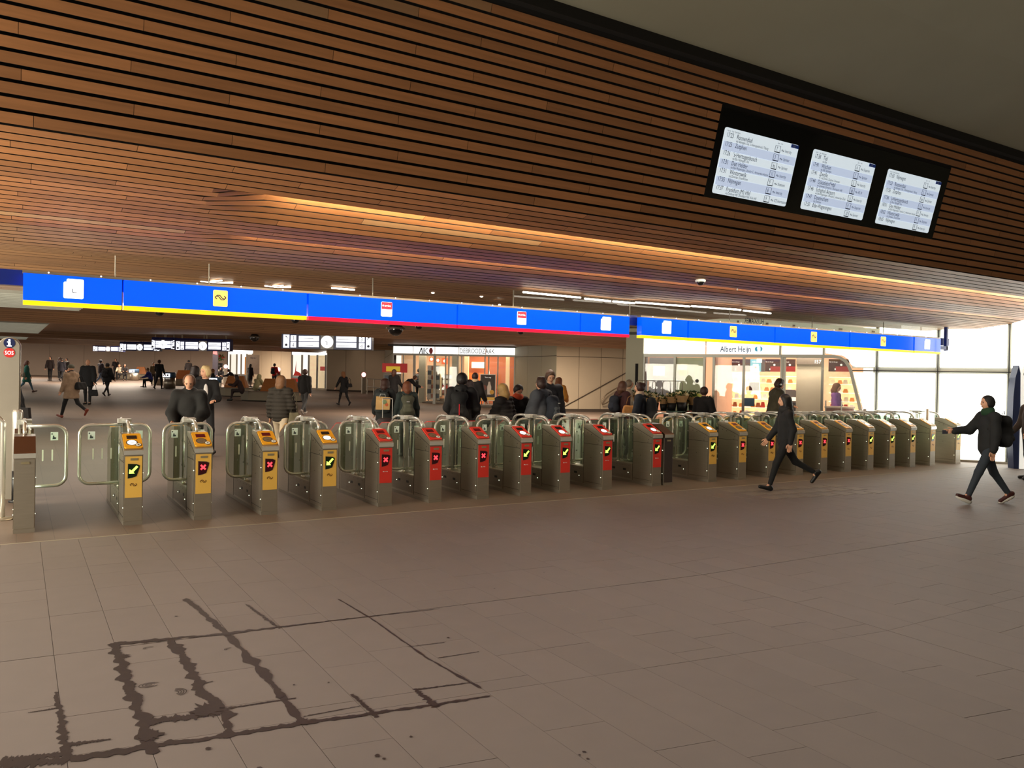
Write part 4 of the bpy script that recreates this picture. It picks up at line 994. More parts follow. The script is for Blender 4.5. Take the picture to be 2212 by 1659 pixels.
        dd(-.012, .115, .063, .014, .002, RING, 'reader_ring'); dd(-.012, .115, .05, .0165, .002, DISCL if lit else DISCD, 'reader_disc')
        dd(.052, .06, .036, .0145, .003, RING, 'button_ring'); dd(.052, .06, .029, .018, .002, WHITEP, 'button_disc')
        q = MB(); q.box(.045, .06, .052, .068, .02, .021); q.box(-.03, .01, .1, .106, .0187, .0193); q.xf(m); q.build('reader_icon', BLACK, rd)
        m2 = Matrix.Translation((0, 2.038, .888)) @ Matrix.Rotation(PI, 4, 'Z') @ Matrix.Rotation(math.atan2(.152, .305), 4, 'X')
        q = MB(); q.prism(rrect(-.098, .098, .005, .325, .022), 0, .014, 'z'); q.xf(m2); q.build('rear_reader_top', top, g, fix=True)
    # posts, cap, arches, side glass
    q = MB(); q.box(-.022, .022, .985, 1.03, .33, 1.14); q.build('centre_post', STEELD, g)
    for s in (-1, 1):
        q = MB(); q.tube([(s*.052, .98, .33), (s*.052, .98, 1.13)], .013, 8); q.lathe([(.035, .33), (.032, .345), (.015, .36)], 10, (s*.052, .98, 0)); q.build('hinge_post', CHROME, g, True)
    q = MB(); q.box(-.075, .075, .93, 1.08, 1.13, 1.185); q.build('post_cap', mat('pale_cap', (196, 194, 186), .35, .4), g)
    for s in (1, -1):
        A = [(.0, .95, 1.165), (.0, .68, 1.165), (.0, .6, 1.155), (.0, .53, 1.13), (.0, .485, 1.09), (.0, .46, 1.04)]
        if s < 0: A = [(x, 2.03-y, z) for x, y, z in A]
        q = MB(); q.tube(A, .02, 10); q.build('arch_tube', CHROME, g, True)
    for sx in (-.06, .06):
        for y0, y1 in ((.53, .95), (1.09, 1.5)):
            q = MB(); q.box(sx-.003, sx+.003, y0, y1, .35, 1.09); pn_ = q.build('side_glass', GL2, g)
        q = MB()
        for y in (.56, .92, 1.12, 1.47):
            for z in (.56, .88): q.disc((sx-.004*(1 if sx < 0 else -1), y, z), .018, 8, 'x', ry=.014, th=.004)
        q.build('glass_clip', mat('clip_grey', (150, 150, 138), .4, .5), g)
    if wl: paddle(g, -1, wl, 3 if wl > .4 else 1, 'hand')
    if wr: paddle(g, 1, wr, 3 if wr > .4 else 1, 'gate' if wr < .4 else 'hand')
    return g
protos = {}
GX = [51, 286, 438, 582, 710, 831, 940, 1042, 1135, 1220, 1311, 1418, 1445, 1538, 1603, 1666, 1727, 1779, 1831, 1880, 1926.5, 1971, 2013.5, 2069]
GU = [.07, 1.15, 1.92, 2.72, 3.5, 4.29, 5.05, 5.83, 6.58, 7.31, 8.15, 9.22, 9.48, 10.54, 11.3, 12.09, 12.9, 13.63, 14.39, 15.14, 15.89, 16.64, 17.4, 18.43]
spec = ['P', 'ya', 'yx', 'yx', 'ya', 'rx', 'rx', 'rx', 'ra', 'ra', 'ra', 'ra', 'D', 'ya', 'yx', 'yx', 'yx', 'yx', 'yx', 'ya', 'ya', 'ya', 'ya', 'ya']
ordn = ['', 'first', 'second', 'third', 'fourth', 'fifth', 'sixth', 'seventh']
cnt = {'y': 0, 'r': 0}
for i, (u, sp) in enumerate(zip(GU, spec)):
    if sp == 'P': g = make_gate('p', None, 0, .44, plain=True); lab = 'plain steel gate cabinet with bronze hood at the left end of the row'
    elif sp == 'D': g = make_gate('d', None, 0, .3, plain=True); lab = 'plain dark gate cabinet close beside the last red ticket gate'
    else:
        if i == 1: g = make_gate('y', 'a', .5, .3)
        elif i == 11: g = make_gate('r', 'a', .5, 0)
        else:
            lit = sp[1] == 'a'
            if sp not in protos: protos[sp] = make_gate(sp[0], sp[1], lit=lit); g = protos[sp]
            else: g = copy_tree(protos[sp])
        c = {'y': 'yellow', 'r': 'red'}[sp[0]]; s_ = 'green arrow' if sp[1] == 'a' else 'red cross'
        if i <= 4: lab = '%s ticket gate with %s, %s yellow one from the left' % (c, s_, ordn[i])
        elif sp[0] == 'r': cnt['r'] += 1; lab = 'red ticket gate with %s, %s red one from the left' % (s_, ordn[cnt['r']])
        else: cnt['y'] += 1; lab = 'yellow ticket gate with %s, %s yellow one right of the red gates' % (s_, (ordn+['eighth', 'ninth', 'tenth', 'eleventh'])[cnt['y']])
    g.location = (u, 10.17, 0); tag(g, lab, 'ticket gate', 'ticket gates in the long row')
# fixed glass leaf in the wide gap before the last red gate
q = empty('glass_barrier', (8.67, 11.15, 0)); tag(q, 'fixed glass barrier filling the wide gap before the last red gate', 'barrier')
b = MB(); b.box(-.28, .28, -.005, .005, .3, 1.12); b.build('pane', GLASS, q); b = MB(); b.tube([(-.29, 0, 0), (-.29, 0, 1.16)], .018, 8); b.tube([(.29, 0, 0), (.29, 0, 1.16)], .018, 8); b.build('post', CHROME, q, True)

# =================================================================== POSTS AT THE LEFT
p = at_z(19, 1078, 0)
k = empty('information_post', (-.11, 12.9, 0), math.radians(-4)); tag(k, 'tall grey help post with blue i sign and red SOS disc at far left', 'post')
zt_ = at_v(20, 731, 12.9)[2]; hw = .118
b = MB(); P = [(-hw, 0), (hw, 0), (hw, zt_-.1)]+[(hw*math.cos(a), zt_-.1+.1*math.sin(a)) for a in np.linspace(.15, PI-.15, 9)]+[(-hw, zt_-.1)]
b.prism(P, 0, .14, 'y'); b.build('column', mat('post_grey', (150, 142, 130), .4, .5, .06), k, fix=True)
b = MB(); P2 = [(x*1.06, z+.006) for x, z in P[2:]]+[(x, z) for x, z in [(hw*.86, zt_-.22), (hw*.86, zt_-.1)]]
b.tube([(-hw-.006, .07, zt_-.25), (-hw-.006, .07, zt_-.1)]+[((hw+.006)*math.cos(a), .07, zt_-.1+.11*math.sin(a)) for a in np.linspace(PI, 0, 11)]+[(hw+.006, .07, 0)], .012, 6); b.build('edge_tube', CHROME, k, True)
b = MB(); b.disc((0, -.002, at_v(20, 741, 12.9)[2]), .068, 24); b.build('information_disc', mat('disc_navy', (26, 34, 70), .3, emit=.1), k)
b = MB(); zi = at_v(20, 741, 12.9)[2]; b.box(-.014, .014, -.012, -.007, zi-.04, zi+.02); b.box(-.026, .0, -.012, -.007, zi+.008, zi+.02); b.box(-.028, .028, -.012, -.007, zi-.045, zi-.032); b.disc((0, -.007, zi+.04), .014, 10); b.build('information_letter', ICONW, k)
zi = at_v(20, 762, 12.9)[2]; b = MB(); b.disc((0, -.002, zi), .066, 24); b.build('help_disc', mat('disc_red', (176, 40, 36), .3, emit=.2), k)
lay(text('SOS', .075, .8, 'CENTER'), 0, -.0075, zi-.026).build('help_letters', ICONW, k)
k = empty('bollard', tuple(at_v(24, 1078, 12.2)*[1, 1, 0])); tag(k, 'round polished bollard with black lower sleeve beside the help post', 'bollard')
k.location = (.0, 12.6, 0)
b = MB(); b.lathe([(.062, .42), (.062, 1.2), (.055, 1.235), (.03, 1.245)], 16); b.build('upper_tube', CHROME, k, True)
b = MB(); b.lathe([(.062, 0.02), (.062, .42)], 16); b.lathe([(.1, 0), (.1, .02)], 16); b.build('lower_sleeve', BLACK, k, True)
k = empty('rail_end', (-.145, 11.2, 0)); tag(k, 'steel rail end with round floor foot at the left edge', 'rail')
b = MB(); b.tube([(0, 0, 0), (0, 0, 1.15), (-.04, 0, 1.2), (-.2, 0, 1.22)], .03, 10); b.build('tube', CHROME, k, True)
b = MB(); b.lathe([(.13, 0), (.12, .02), (.04, .03)], 16); b.build('foot', STEEL, k, True)
# leaf-shaped post on the right
pr = at_d(2190, 980, 17.6); k = empty('service_column', (pr[0], pr[1], 0), math.radians(-30)); tag(k, 'tall leaf-shaped blue and white information column against the lit wall', 'column')
b = MB(); h_ = 2.28
P = [(0.06, 0), (-.06, 0), (-.1, .6), (-.115, 1.1), (-.105, 1.6), (-.07, 2.0), (.0, 2.27), (.04, 2.1), (.055, 1.4)]
b.prism(P, -.1, .1, 'y'); b.build('blue_shell', mat('column_blue', (34, 46, 84), .25, .1), k, fix=True)
b = MB(); P = [(.055, 0), (.21, 0), (.24, 1.2), (.25, 2.1), (.19, 2.26), (.1, 2.26), (.045, 2.1), (.055, 1.4)]
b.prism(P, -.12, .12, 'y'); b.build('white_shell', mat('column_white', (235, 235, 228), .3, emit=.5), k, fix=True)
b = MB(); ringseg(b, .16, 2.08, .05, .066, 0, 6.28, y=-.125, n=20)
b = MB(); b.disc((.16, -.121, 2.08), .068, 20); b.build('sign_disc', mat('sign_dark', (70, 66, 60), .4), k); b = MB(); b.disc((.16, -.126, 2.08), .055, 20); b.build('sign_face', WHITEP, k)
b = MB(); b.box(.148, .172, -.134, -.13, 2.045, 2.1); b.disc((.16, -.13, 2.12), .012, 8); b.prism([(.13, 1.9), (.19, 1.9), (.16, 1.94)], -.126, -.121, 'y'); b.prism([(.13, 1.8), (.19, 1.8), (.16, 1.76)], -.126, -.121, 'y'); b.build('sign_mark', BLACK, k)
# stanchions seen above the right gates
for i, x in enumerate((1868, 2003)):
    pt = at_d(x, 900, 18.4); k = MB(); k.tube([(pt[0], pt[1], 0), (pt[0], pt[1], at_d(x, 883, 18.4)[2])], .035, 10); o = k.build('steel_stanchion', CHROME, smooth=True)
    tag(o, ['short steel stanchion behind the gates at the slanted shop corner', 'short steel stanchion behind the last gates before the lit wall'][i], 'post')
# handrail on the stair wall
def rail(name, pts, r, lab):
    q = MB(); q.tube(pts, r, 8); o = q.build(name, mat('rail_steel', (150, 132, 108), .35, .7), smooth=True); tag(o, lab, 'handrail')
rail('handrail', [on_wall(x, y, .15) for x, y in [(1350, 827), (1322, 842), (1308, 851), (1303, 856), (1296, 867), (1298, 873), (1304, 872), (1335, 853), (1350, 845)]], .03, 'looped steel handrail on the beige wall by the stairs')
b = MB(); b.tube([on_wall(1352, 805, .03), on_wall(1208, 884, .03)], .02, 4); o = b.build('stair_string', JOINT); tag(o, 'dark slanted stair line across the beige wall', 'trim')
# =================================================================== PEOPLE
def surfnet(f, lo, hi, h):
    lo = np.array(lo, float); hi = np.array(hi, float)
    n = np.ceil((hi-lo)/h).astype(int)+1
    ax = [lo[i]+h*np.arange(n[i]) for i in range(3)]
    G = np.stack(np.meshgrid(*ax, indexing='ij'), -1)
    D = f(G.reshape(-1, 3).astype(np.float32)).reshape(n)
    s = D < 0
    c = [s[i:n[0]-1+i, j:n[1]-1+j, k:n[2]-1+k] for i in (0, 1) for j in (0, 1) for k in (0, 1)]
    cnt = sum(x.astype(np.int8) for x in c); act = (cnt > 0) & (cnt < 8)
    idx = -np.ones(act.shape, int); I = np.argwhere(act); idx[act] = np.arange(len(I))
    if not len(I): return [], []
    acc = np.zeros((len(I), 3)); w_ = np.zeros(len(I))
    corners = [(i, j, k) for i in (0, 1) for j in (0, 1) for k in (0, 1)]
    for a in corners:
        for ax_ in range(3):
            if a[ax_]: continue
            b = list(a); b[ax_] = 1
            da = D[I[:, 0]+a[0], I[:, 1]+a[1], I[:, 2]+a[2]]; db = D[I[:, 0]+b[0], I[:, 1]+b[1], I[:, 2]+b[2]]
            m = (da < 0) != (db < 0); t = np.where(m, da/(da-db+1e-12), 0)
            p = np.array(a, float)[None].repeat(len(I), 0); p[:, ax_] = t
            acc[m] += p[m]; w_[m] += 1
    V = lo+(I+acc/w_[:, None])*h
    faces = []
    for ax_ in range(3):
        o = [x for x in range(3) if x != ax_]
        sl0 = [slice(0, None)]*3; sl0[ax_] = slice(0, n[ax_]-1); sl1 = [slice(0, None)]*3; sl1[ax_] = slice(1, None)
        A = s[tuple(sl0)]; B = s[tuple(sl1)]; E = np.argwhere(A != B)
        ok = (E[:, o[0]] > 0) & (E[:, o[1]] > 0) & (E[:, o[0]] < n[o[0]]-1) & (E[:, o[1]] < n[o[1]]-1); E = E[ok]
        sg = A[tuple(E.T)]
        def cell(d0, d1): q = E.copy(); q[:, o[0]] += d0; q[:, o[1]] += d1; return idx[tuple(q.T)]
        Q = np.stack([cell(-1, -1), cell(0, -1), cell(0, 0), cell(-1, 0)], 1)
        flip = sg if ax_ != 1 else ~sg
        Q[~flip] = Q[~flip][:, ::-1]
        faces.append(Q)
    return V, np.concatenate(faces)
def smin(a, b, k): h = np.clip(.5+.5*(b-a)/k, 0, 1); return b*(1-h)+a*h-k*h*(1-h)
def cone(P, a, b, ra, rb, sy=1., sx=1.):
    sc = np.array([1/sx, 1/sy, 1.], np.float32); a = np.array(a, np.float32); b = np.array(b, np.float32)
    p = (P-a)*sc; d = (b-a)*sc; L2 = max(1e-8, float(d.dot(d))); t = np.clip(p@d/L2, 0, 1)
    return np.linalg.norm(p-t[:, None]*d, axis=1)-(ra+(rb-ra)*t)
def field(prims, k=.03, extra=None):
    def f(P):
        D = None
        for q in prims:
            d = cone(P, *q)
            D = d if D is None else smin(D, d, k)
        if extra is not None: D = extra(P, D)
        return D
    return f
def net_obj(prims, h, name, mats, parent, k=.03, extra=None, pad=.05, clip=None, add=None, label=None):
    pts = np.array([p for q in prims for p in q[:2]]); r = max(max(q[2], q[3]) for q in prims)+pad
    lo, hi = pts.min(0)-r, pts.max(0)+r
    V, Fc = surfnet(field(prims, k, extra), lo, hi, h)
    m = MB(); m.add(V, Fc)
    if add: m.merge(add)
    return m.build(name, mats, parent, True, label=label)
def rotx(v, a): c, s = math.cos(a), math.sin(a); return np.array([v[0], v[1]*c-v[2]*s, v[1]*s+v[2]*c])
def rotz(v, a): c, s = math.cos(a), math.sin(a); return np.array([v[0]*c-v[1]*s, v[0]*s+v[1]*c, v[2]])
_mc = {}
def cm(rgb, kind='cloth'):
    k = '%s_%02x%02x%02x' % (kind, *rgb)
    if kind == 'cloth': return mat(k, rgb, .85, 0, .22, 14, .35)
    if kind == 'hair': return mat(k, rgb, .55, 0, .3, 40, .5, stretch=(3, 3, .6))
    if kind == 'skin': return mat(k, rgb, .55, 0, .05, 12)
    if kind == 'shoe': return mat(k, rgb, .45, 0, .15, 10)
    return mat(k, rgb, .5)
EYE_M = mat('eye_dark', (30, 22, 18), .2); LIP_M = mat('lip', (150, 84, 72), .5)
def head_mesh(s, nu=20, nv=16):
    """face looks along +y; centre at origin, half height .118*s"""
    m = MB(); vs = []
    def shape(d):
        x, y, z = d; r = np.array([.078, .094, .118])
        p = np.array([x*r[0], y*r[1], z*r[2]])
        if z < -.1: t = min(1, (-z-.1)/.9); p[0] *= 1-.28*t; p[1] = p[1]*(1-.12*t)+(.012*t if y > 0 else .03*t)
        if y > .3:
            p[1] += .024*math.exp(-(x/.16)**2)*math.exp(-((z+.12)/.2)**2)       # nose
            p[1] -= .010*math.exp(-((abs(x)-.38)/.17)**2)*math.exp(-((z-.08)/.13)**2)  # eye sockets
            p[1] += .005*math.exp(-((z-.27)/.1)**2)                             # brow
            p[1] += .006*math.exp(-(x/.3)**2)*math.exp(-((z+.5)/.07)**2)        # lips
            p[1] += .008*math.exp(-(x/.3)**2)*math.exp(-((z+.82)/.13)**2)       # chin
        return p*s
    vs.append(shape((0, 0, -1)))
    for i in range(1, nv):
        t = -PI/2+PI*i/nv
        for j in range(nu): a = 2*PI*j/nu+PI/nu*0; vs.append(shape((math.cos(t)*math.sin(a), math.cos(t)*math.cos(a), math.sin(t))))
    vs.append(shape((0, 0, 1))); e = len(vs)-1
    fs = [(0, 1+j, 1+(j+1) % nu) for j in range(nu)]
    for i in range(nv-2):
        for j in range(nu): a = 1+i*nu; fs.append((a+j, a+nu+j, a+nu+(j+1) % nu, a+(j+1) % nu))
    a = 1+(nv-2)*nu; fs += [(a+j, e, a+(j+1) % nu) for j in range(nu)]
    m.add(vs, fs)
    for sx in (-1, 1):
        m.ell((sx*.079*s, -.004*s, -.005*s), (.012*s, .02*s, .032*s), 8, 6)
        m.ell((sx*.029*s, .083*s, .009*s), (.012*s, .009*s, .007*s), 8, 5, mi=1)
        m.box(sx*.031*s-.015*s, sx*.031*s+.015*s, .088*s, .095*s, .027*s, .032*s, mi=1)
    m.ell((0, .094*s, -.058*s), (.023*s, .008*s, .007*s), 8, 5, mi=2)
    return m
def hand_mesh(wr, d, side, s, up=None, curl=.5, lod=0):
    """wrist point, unit direction of the hand, palm normal derived"""
    m = MB(); d = np.array(d)/np.linalg.norm(d); up = np.array([0, 1, 0.]) if up is None else np.array(up, float)
    n_ = up-up.dot(d)*d
    if np.linalg.norm(n_) < .1: n_ = np.array([1., 0, 0])-d[0]*d
    n_ /= np.linalg.norm(n_); sd = np.cross(d, n_)      # n_: thumb side direction, sd: palm normal
    P = lambda a, b, c: wr+(d*a+n_*b+sd*c)*s
    k = 6 if lod == 0 else 4
    # palm as flattened tube
    for b in (-.028, -.009, .010, .028): m.tube([P(-.01, b*.6, 0), P(.04, b, 0), P(.09, b, 0)], [.014*s, .017*s, .014*s], k)
    for b, L_ in ((-.03, .055), (-.01, .07), (.01, .075), (.03, .07)):
        c = curl*side
        m.tube([P(.085, b, 0), P(.085+L_*.45, b*1.05, .012*c), P(.085+L_*.8, b*1.05, .032*c), P(.085+L_, b*1.05, .05*c)], [.0095*s, .009*s, .0085*s, .006*s], k)
    m.tube([P(.02, .028, 0), P(.05, .052, .006*side), P(.08, .062, .016*side), P(.1, .06, .024*side)], [.012*s, .011*s, .0095*s, .007*s], k)
    return m
SKIN = (214, 160, 128)
PEOPLE = []
def person(label, pos, H=1.75, face=0, legs=(0, 0, 0, 0), arms=((5, 8, 12), (5, 8, 12)), top=(30, 30, 32), pants=(26, 26, 30), shoes=(24, 20, 18), skin=SKIN,
           hair='short', hc=(50, 34, 24), coat=0.0, puff=0, fat=0., ribs=0, hood=None, lean=0, nod=0, turn=0, seat=None, lod=None, scarf=None, cap=None, headphones=False, collar=None, shirt=None, female=False, hide_legs=False, yaw=None, z0=None, sole=None, cuffs=None):
    """face: 0 seen from behind, 90 facing right in the photo, 180 facing the camera"""
    s = H/1.75; p3 = np.array([pos[0], pos[1], fz(pos[1]) if z0 is None else z0])
    D = depth(p3+np.array([0, 0, 1])); lod = lod if lod is not None else (0 if D < 20 else (1 if D < 34 else 2))
    h = (.017, .024, .034)[lod]
    rz = -math.atan2(.5267, .85)-math.radians(face) if yaw is None else yaw
    root = empty('person', tuple(p3), rz); tag(root, label, 'person'); PEOPLE.append(root)
    # joints, +y forward
    R = math.radians
    hipz = .92*s; pel = np.array([0, 0, .95*s]); hipx = .09*s
    J = {}
    for sd, th, kn, i in ((-1, legs[0], legs[1], 0), (1, legs[2], legs[3], 1)):
        hp = np.array([sd*hipx, 0, hipz]); th = R(th); sh = th-R(kn)
        kne = hp+.43*s*np.array([sd*.02, math.sin(th), -math.cos(th)]); an = kne+.41*s*np.array([0, math.sin(sh), -math.cos(sh)])
        ft = sh*.9 if seat is None else 0
        if -.25 < sh < .12: ft = 0
        fd = np.array([sd*.08, math.cos(ft), math.sin(ft)]); fd /= np.linalg.norm(fd)
        heel = an+np.array([0, -.035*s*math.cos(ft)+.05*s*math.sin(ft), -.05*s*math.cos(ft)-.035*s*math.sin(ft)]); toe = heel+fd*.2*s
        J[sd] = (hp, kne, an, heel, toe)
    low = min(min(J[q][3][2], J[q][4][2]) for q in J)-.032*s
    dz = -low if seat is None else seat-pel[2]+.12*s
    off = np.array([0, 0, dz])
    for q in J: J[q] = tuple(p+off for p in J[q])
    pel = pel+off
    ln = R(lean)
    def T(p): return pel+rotx(np.array(p)*s, -ln)
    chest = T((0, 0, .32)); neck = T((0, .01, .54)); hd0 = T((0, .025, .685)); wa = T((0, 0, .14))
    shw = .175 if not female else .155
    SHD = {sd: T((sd*shw, 0, .47)) for sd in (-1, 1)}
    ARM = {}
    for sd, (fw, out, el), in ((-1, arms[0][:3]), (1, arms[1][:3])):
        inw = arms[0 if sd < 0 else 1][3] if len(arms[0 if sd < 0 else 1]) > 3 else 0
        a = R(fw)-ln*0; o = R(out)
        ud = np.array([sd*math.sin(o), math.sin(a)*math.cos(o), -math.cos(a)*math.cos(o)])
        elb = SHD[sd]+.29*s*ud; b = a+R(el); io = R(inw)
        ld = np.array([sd*(math.sin(o)*.6)*math.cos(io)-sd*math.sin(io), math.sin(b)*math.cos(o)*math.cos(io), -math.cos(b)*math.cos(o)*max(.3, math.cos(io)) if abs(io) < .1 else -math.cos(b)*math.cos(io)]); ld /= np.linalg.norm(ld)
        wr = elb+.25*s*ld; ARM[sd] = (SHD[sd], elb, wr, ld)
    pr = []
    # --- body (skin)
    B = [(tuple(pel), tuple(wa), .125*s, .115*s, .72), (tuple(wa), tuple(chest), .115*s, .13*s, .7), (tuple(SHD[-1]), tuple(SHD[1]), .055*s, .055*s), (tuple(chest), tuple(neck), .1*s, .05*s, .8), (tuple(neck), tuple(T((0, .02, .62))), .05*s, .048*s)]
    for sd in (-1, 1):
        a, e, w_, ld = ARM[sd]; B += [(tuple(a), tuple(e), .043*s, .035*s), (tuple(e), tuple(w_), .035*s, .024*s)]
        hp, kn, an, he, to = J[sd]; B += [(tuple(hp), tuple(kn), .075*s, .05*s), (tuple(kn), tuple(an), .05*s, .035*s), (tuple(an), tuple(he*.4+to*.6), .034*s, .025*s)]
    add = MB(); hm = head_mesh(s, 20 if lod == 0 else 14, 16 if lod == 0 else 10)
    hv = []
    for p in hm.v:
        q = rotz(rotx(np.array(p), -R(nod)-ln*.5), -R(turn)); hv.append(tuple(hd0+q))
    hm.v = hv; add.merge(hm)
    for sd in (-1, 1): add.merge(hand_mesh(ARM[sd][2], ARM[sd][3], sd, s, lod=min(1, lod)), 0)
    sk = cm(skin, 'skin')
    net_obj(B, h*1.15, 'body', [sk, EYE_M, LIP_M], root, .03*s, add=add)
    # --- trousers
    th_ = .02*s
    Tt = [(tuple(pel+np.array([0, 0, .03*s])), tuple(pel+np.array([0, 0, -.05*s])), (.15+fat*.3)*s, .155*s, .72)]
    for sd in (-1, 1):
        hp, kn, an, he, to = J[sd]; Tt += [(tuple(hp), tuple(kn), .09*s, .064*s), (tuple(kn), tuple(an+(kn-an)*.04), .062*s, .046*s if not female else .04*s)]
    net_obj(Tt, h, 'trousers', cm(pants), root, .025*s)
    # --- shoes
    for sd in (-1, 1):
        hp, kn, an, he, to = J[sd]
        net_obj([(tuple(he+[0, 0, .012*s]), tuple(to+[0, 0, .0]), .042*s, .034*s), (tuple(he+[0, 0, .02*s]), tuple(an), .042*s, .046*s)], min(h, .02), 'shoe', cm(shoes, 'shoe'), root, .02, pad=.03)
        if sole:
            m = MB(); mid = (he+to)/2; fd = (to-he)/np.linalg.norm(to-he); 
            m.tube([he-fd*.035*s+[0, 0, -.028*s], he+[0, 0, -.028*s], mid+[0, 0, -.028*s], to+fd*.03*s+[0, 0, -.024*s]], [.03*s, .04*s, .038*s, .02*s], 10); zc_ = [v_ for v_ in m.v]
            m.v = [(x, y, z) for x, y, z in zc_]; m.build('shoe_sole', cm(sole, 'shoe'), root, True)
    # --- jacket / coat
    g = .018+puff
    C = [(tuple(pel+np.array([0, 0, .0])), tuple(wa), (.148+g+fat)*s, (.135+g+fat)*s, .76), (tuple(wa), tuple(chest), (.135+g+fat)*s, (.145+g+fat*.6)*s, .74),
         (tuple(SHD[-1]-[0, 0, .01]), tuple(SHD[1]-[0, 0, .01]), (.06+g*.8)*s, (.06+g*.8)*s), (tuple(chest), tuple(neck-[0, 0, .02*s]), (.11+g)*s, (.062+g*.4)*s, .8)]
    if coat:
        mk = (J[-1][1]+J[1][1])/2; mh = (J[-1][0]+J[1][0])/2; e = mh+(mk-mh)*coat
        if seat is None: e = mh+np.array([0, (mk-mh)[1]*.4*coat, -.43*s*coat])
        C += [(tuple(mh), tuple(e), (.16+g)*s, (.165+g)*s, .8)]
        for sd in (-1, 1):
            hp, kn = J[sd][0], J[sd][1]; C += [(tuple(hp), tuple(hp+(kn-hp)*coat*.9), (.1+g*.5)*s, (.095+g*.5)*s)]
    for sd in (-1, 1):
        a, e, w_, ld = ARM[sd]; C += [(tuple(a), tuple(e), (.052+g)*s, (.046+g)*s), (tuple(e), tuple(w_-ld*.01), (.046+g)*s, (.036+g*.7)*s)]
    if hood is not None and hood != 'up' :
        C += [(tuple(neck+rotx(np.array([-.06, -.05, -.0])*s, -ln)), tuple(neck+rotx(np.array([.06, -.05, -.0])*s, -ln)), .06*s, .06*s), (tuple(neck+rotx(np.array([0, -.07, -.02])*s, -ln)), tuple(neck+rotx(np.array([0, -.1, -.1])*s, -ln)), .07*s, .04*s)]
    hemz = None
    ex = None
    bottom = (J[-1][0]+J[1][0])[2]/2-.43*s*coat-.02*s if (coat and seat is None) else None
    def ex(P, Dd, bottom=bottom):
        if ribs: Dd = Dd+.011*s*np.sin(P[:, 2]*2*PI/(.08*s))
        else: Dd = Dd+.004*s*np.sin(P[:, 2]*31+P[:, 0]*23)*np.sin(P[:, 1]*27+P[:, 0]*17)
        if bottom is not None: Dd = np.maximum(Dd, bottom-P[:, 2])
        return Dd
    net_obj(C, h, 'jacket', cm(top), root, .028*s, extra=ex)
    if collar or scarf:
        c_ = scarf or collar; k_ = .075
        net_obj([(tuple(neck+rotx(np.array([-.05, .0, .0])*s, -ln)), tuple(neck+rotx(np.array([.05, .0, .0])*s, -ln)), k_*s, k_*s), (tuple(neck+rotx(np.array([0, -.02, .03])*s, -ln)), tuple(neck+rotx(np.array([0, .03, .0])*s, -ln)), k_*s, k_*s)], h, 'scarf' if scarf else 'collar', cm(c_), root, .03*s)
    if shirt:
        m = MB(); m.ell(tuple(T((0, .105+puff, .3))), (.045*s, .03*s, .17*s), 10, 8); m.build('shirt_front', cm(shirt), root, True)
    # --- hair / hats
    def HT(p): return hd0+rotz(rotx(np.array(p)*s, -R(nod)-ln*.5), -R(turn))
    hh = min(h, .02) if lod < 2 else .028
    if hair != 'bald':
        Hc = [(tuple(HT((0, -.012, .028))), tuple(HT((0, -.018, .0))), .098*s, .1*s)]
        if hair in ('long', 'mid'):
            e = .36 if hair == 'long' else .17
            Hc += [(tuple(HT((0, -.035, .02))), tuple(hd0+np.array([0, -.075, -e*.6])*s), .098*s, .09*s), (tuple(hd0+np.array([0, -.075, -e*.6])*s), tuple(hd0+np.array([0, -.09, -e])*s), .1*s, .06*s)]
            for sd in (-1, 1): Hc += [(tuple(HT((sd*.065, .0, .02))), tuple(hd0+np.array([sd*.085, -.02, -e*.7])*s), .035*s, .03*s)]
        if hair == 'bun': Hc += [(tuple(HT((0, -.09, .06))), tuple(HT((0, -.1, .07))), .045*s, .045*s)]
        if hair == 'pony': Hc += [(tuple(HT((0, -.1, .04))), tuple(HT((0, -.13, -.16))), .035*s, .025*s)]
        if hair == 'tall': Hc += [(tuple(HT((0, .03, .09))), tuple(HT((0, -.04, .08))), .05*s, .06*s)]
        fc = HT((0, .115, -.035)); Ri = rotz(rotx(np.array([0, 1, 0.]), -R(nod)-ln*.5), -R(turn)); 
        lowc = HT((0, 0, -.05))
        def exh(P, Dd):
            face_ = np.linalg.norm((P-fc.astype(np.float32))*np.array([1, .9, .8], np.float32), axis=1)-(.085 if hair in ('long', 'mid') else .092)*s
            Dd = np.maximum(Dd, -face_)
            if hair == 'thin': Dd = np.maximum(Dd, -(np.linalg.norm(P-HT((0, .07, .1)).astype(np.float32), axis=1)-.095*s))
            if hair not in ('long', 'mid'): Dd = np.maximum(Dd, (lowc[2]-P[:, 2])+(P-lowc.astype(np.float32))@Ri.astype(np.float32)*.75-.03*s)
            return Dd+.003*s*np.sin(P[:, 0]*140/s)*np.sin(P[:, 2]*60+P[:, 1]*70)
        net_obj(Hc, hh, 'hair', cm(hc, 'hair'), root, .02*s, extra=exh, pad=.03)
    elif hc is not None and lod < 2:
        pass
    if cap:
        m = MB(); m.ell(tuple(HT((0, -.008, .055))), (.094*s, .112*s, .085*s), 16, 10); m.build('hat', cm(cap), root, True)
    if hood == 'up':
        c = cm(scarf or top)
        net_obj([(tuple(HT((0, -.03, .03))), tuple(HT((0, -.04, -.08))), .125*s, .13*s)], h, 'hood', cm(top), root, .03*s, extra=lambda P, Dd: np.maximum(Dd, -(np.linalg.norm(P-HT((0, .13, -.02)).astype(np.float32), axis=1)-.11*s)))
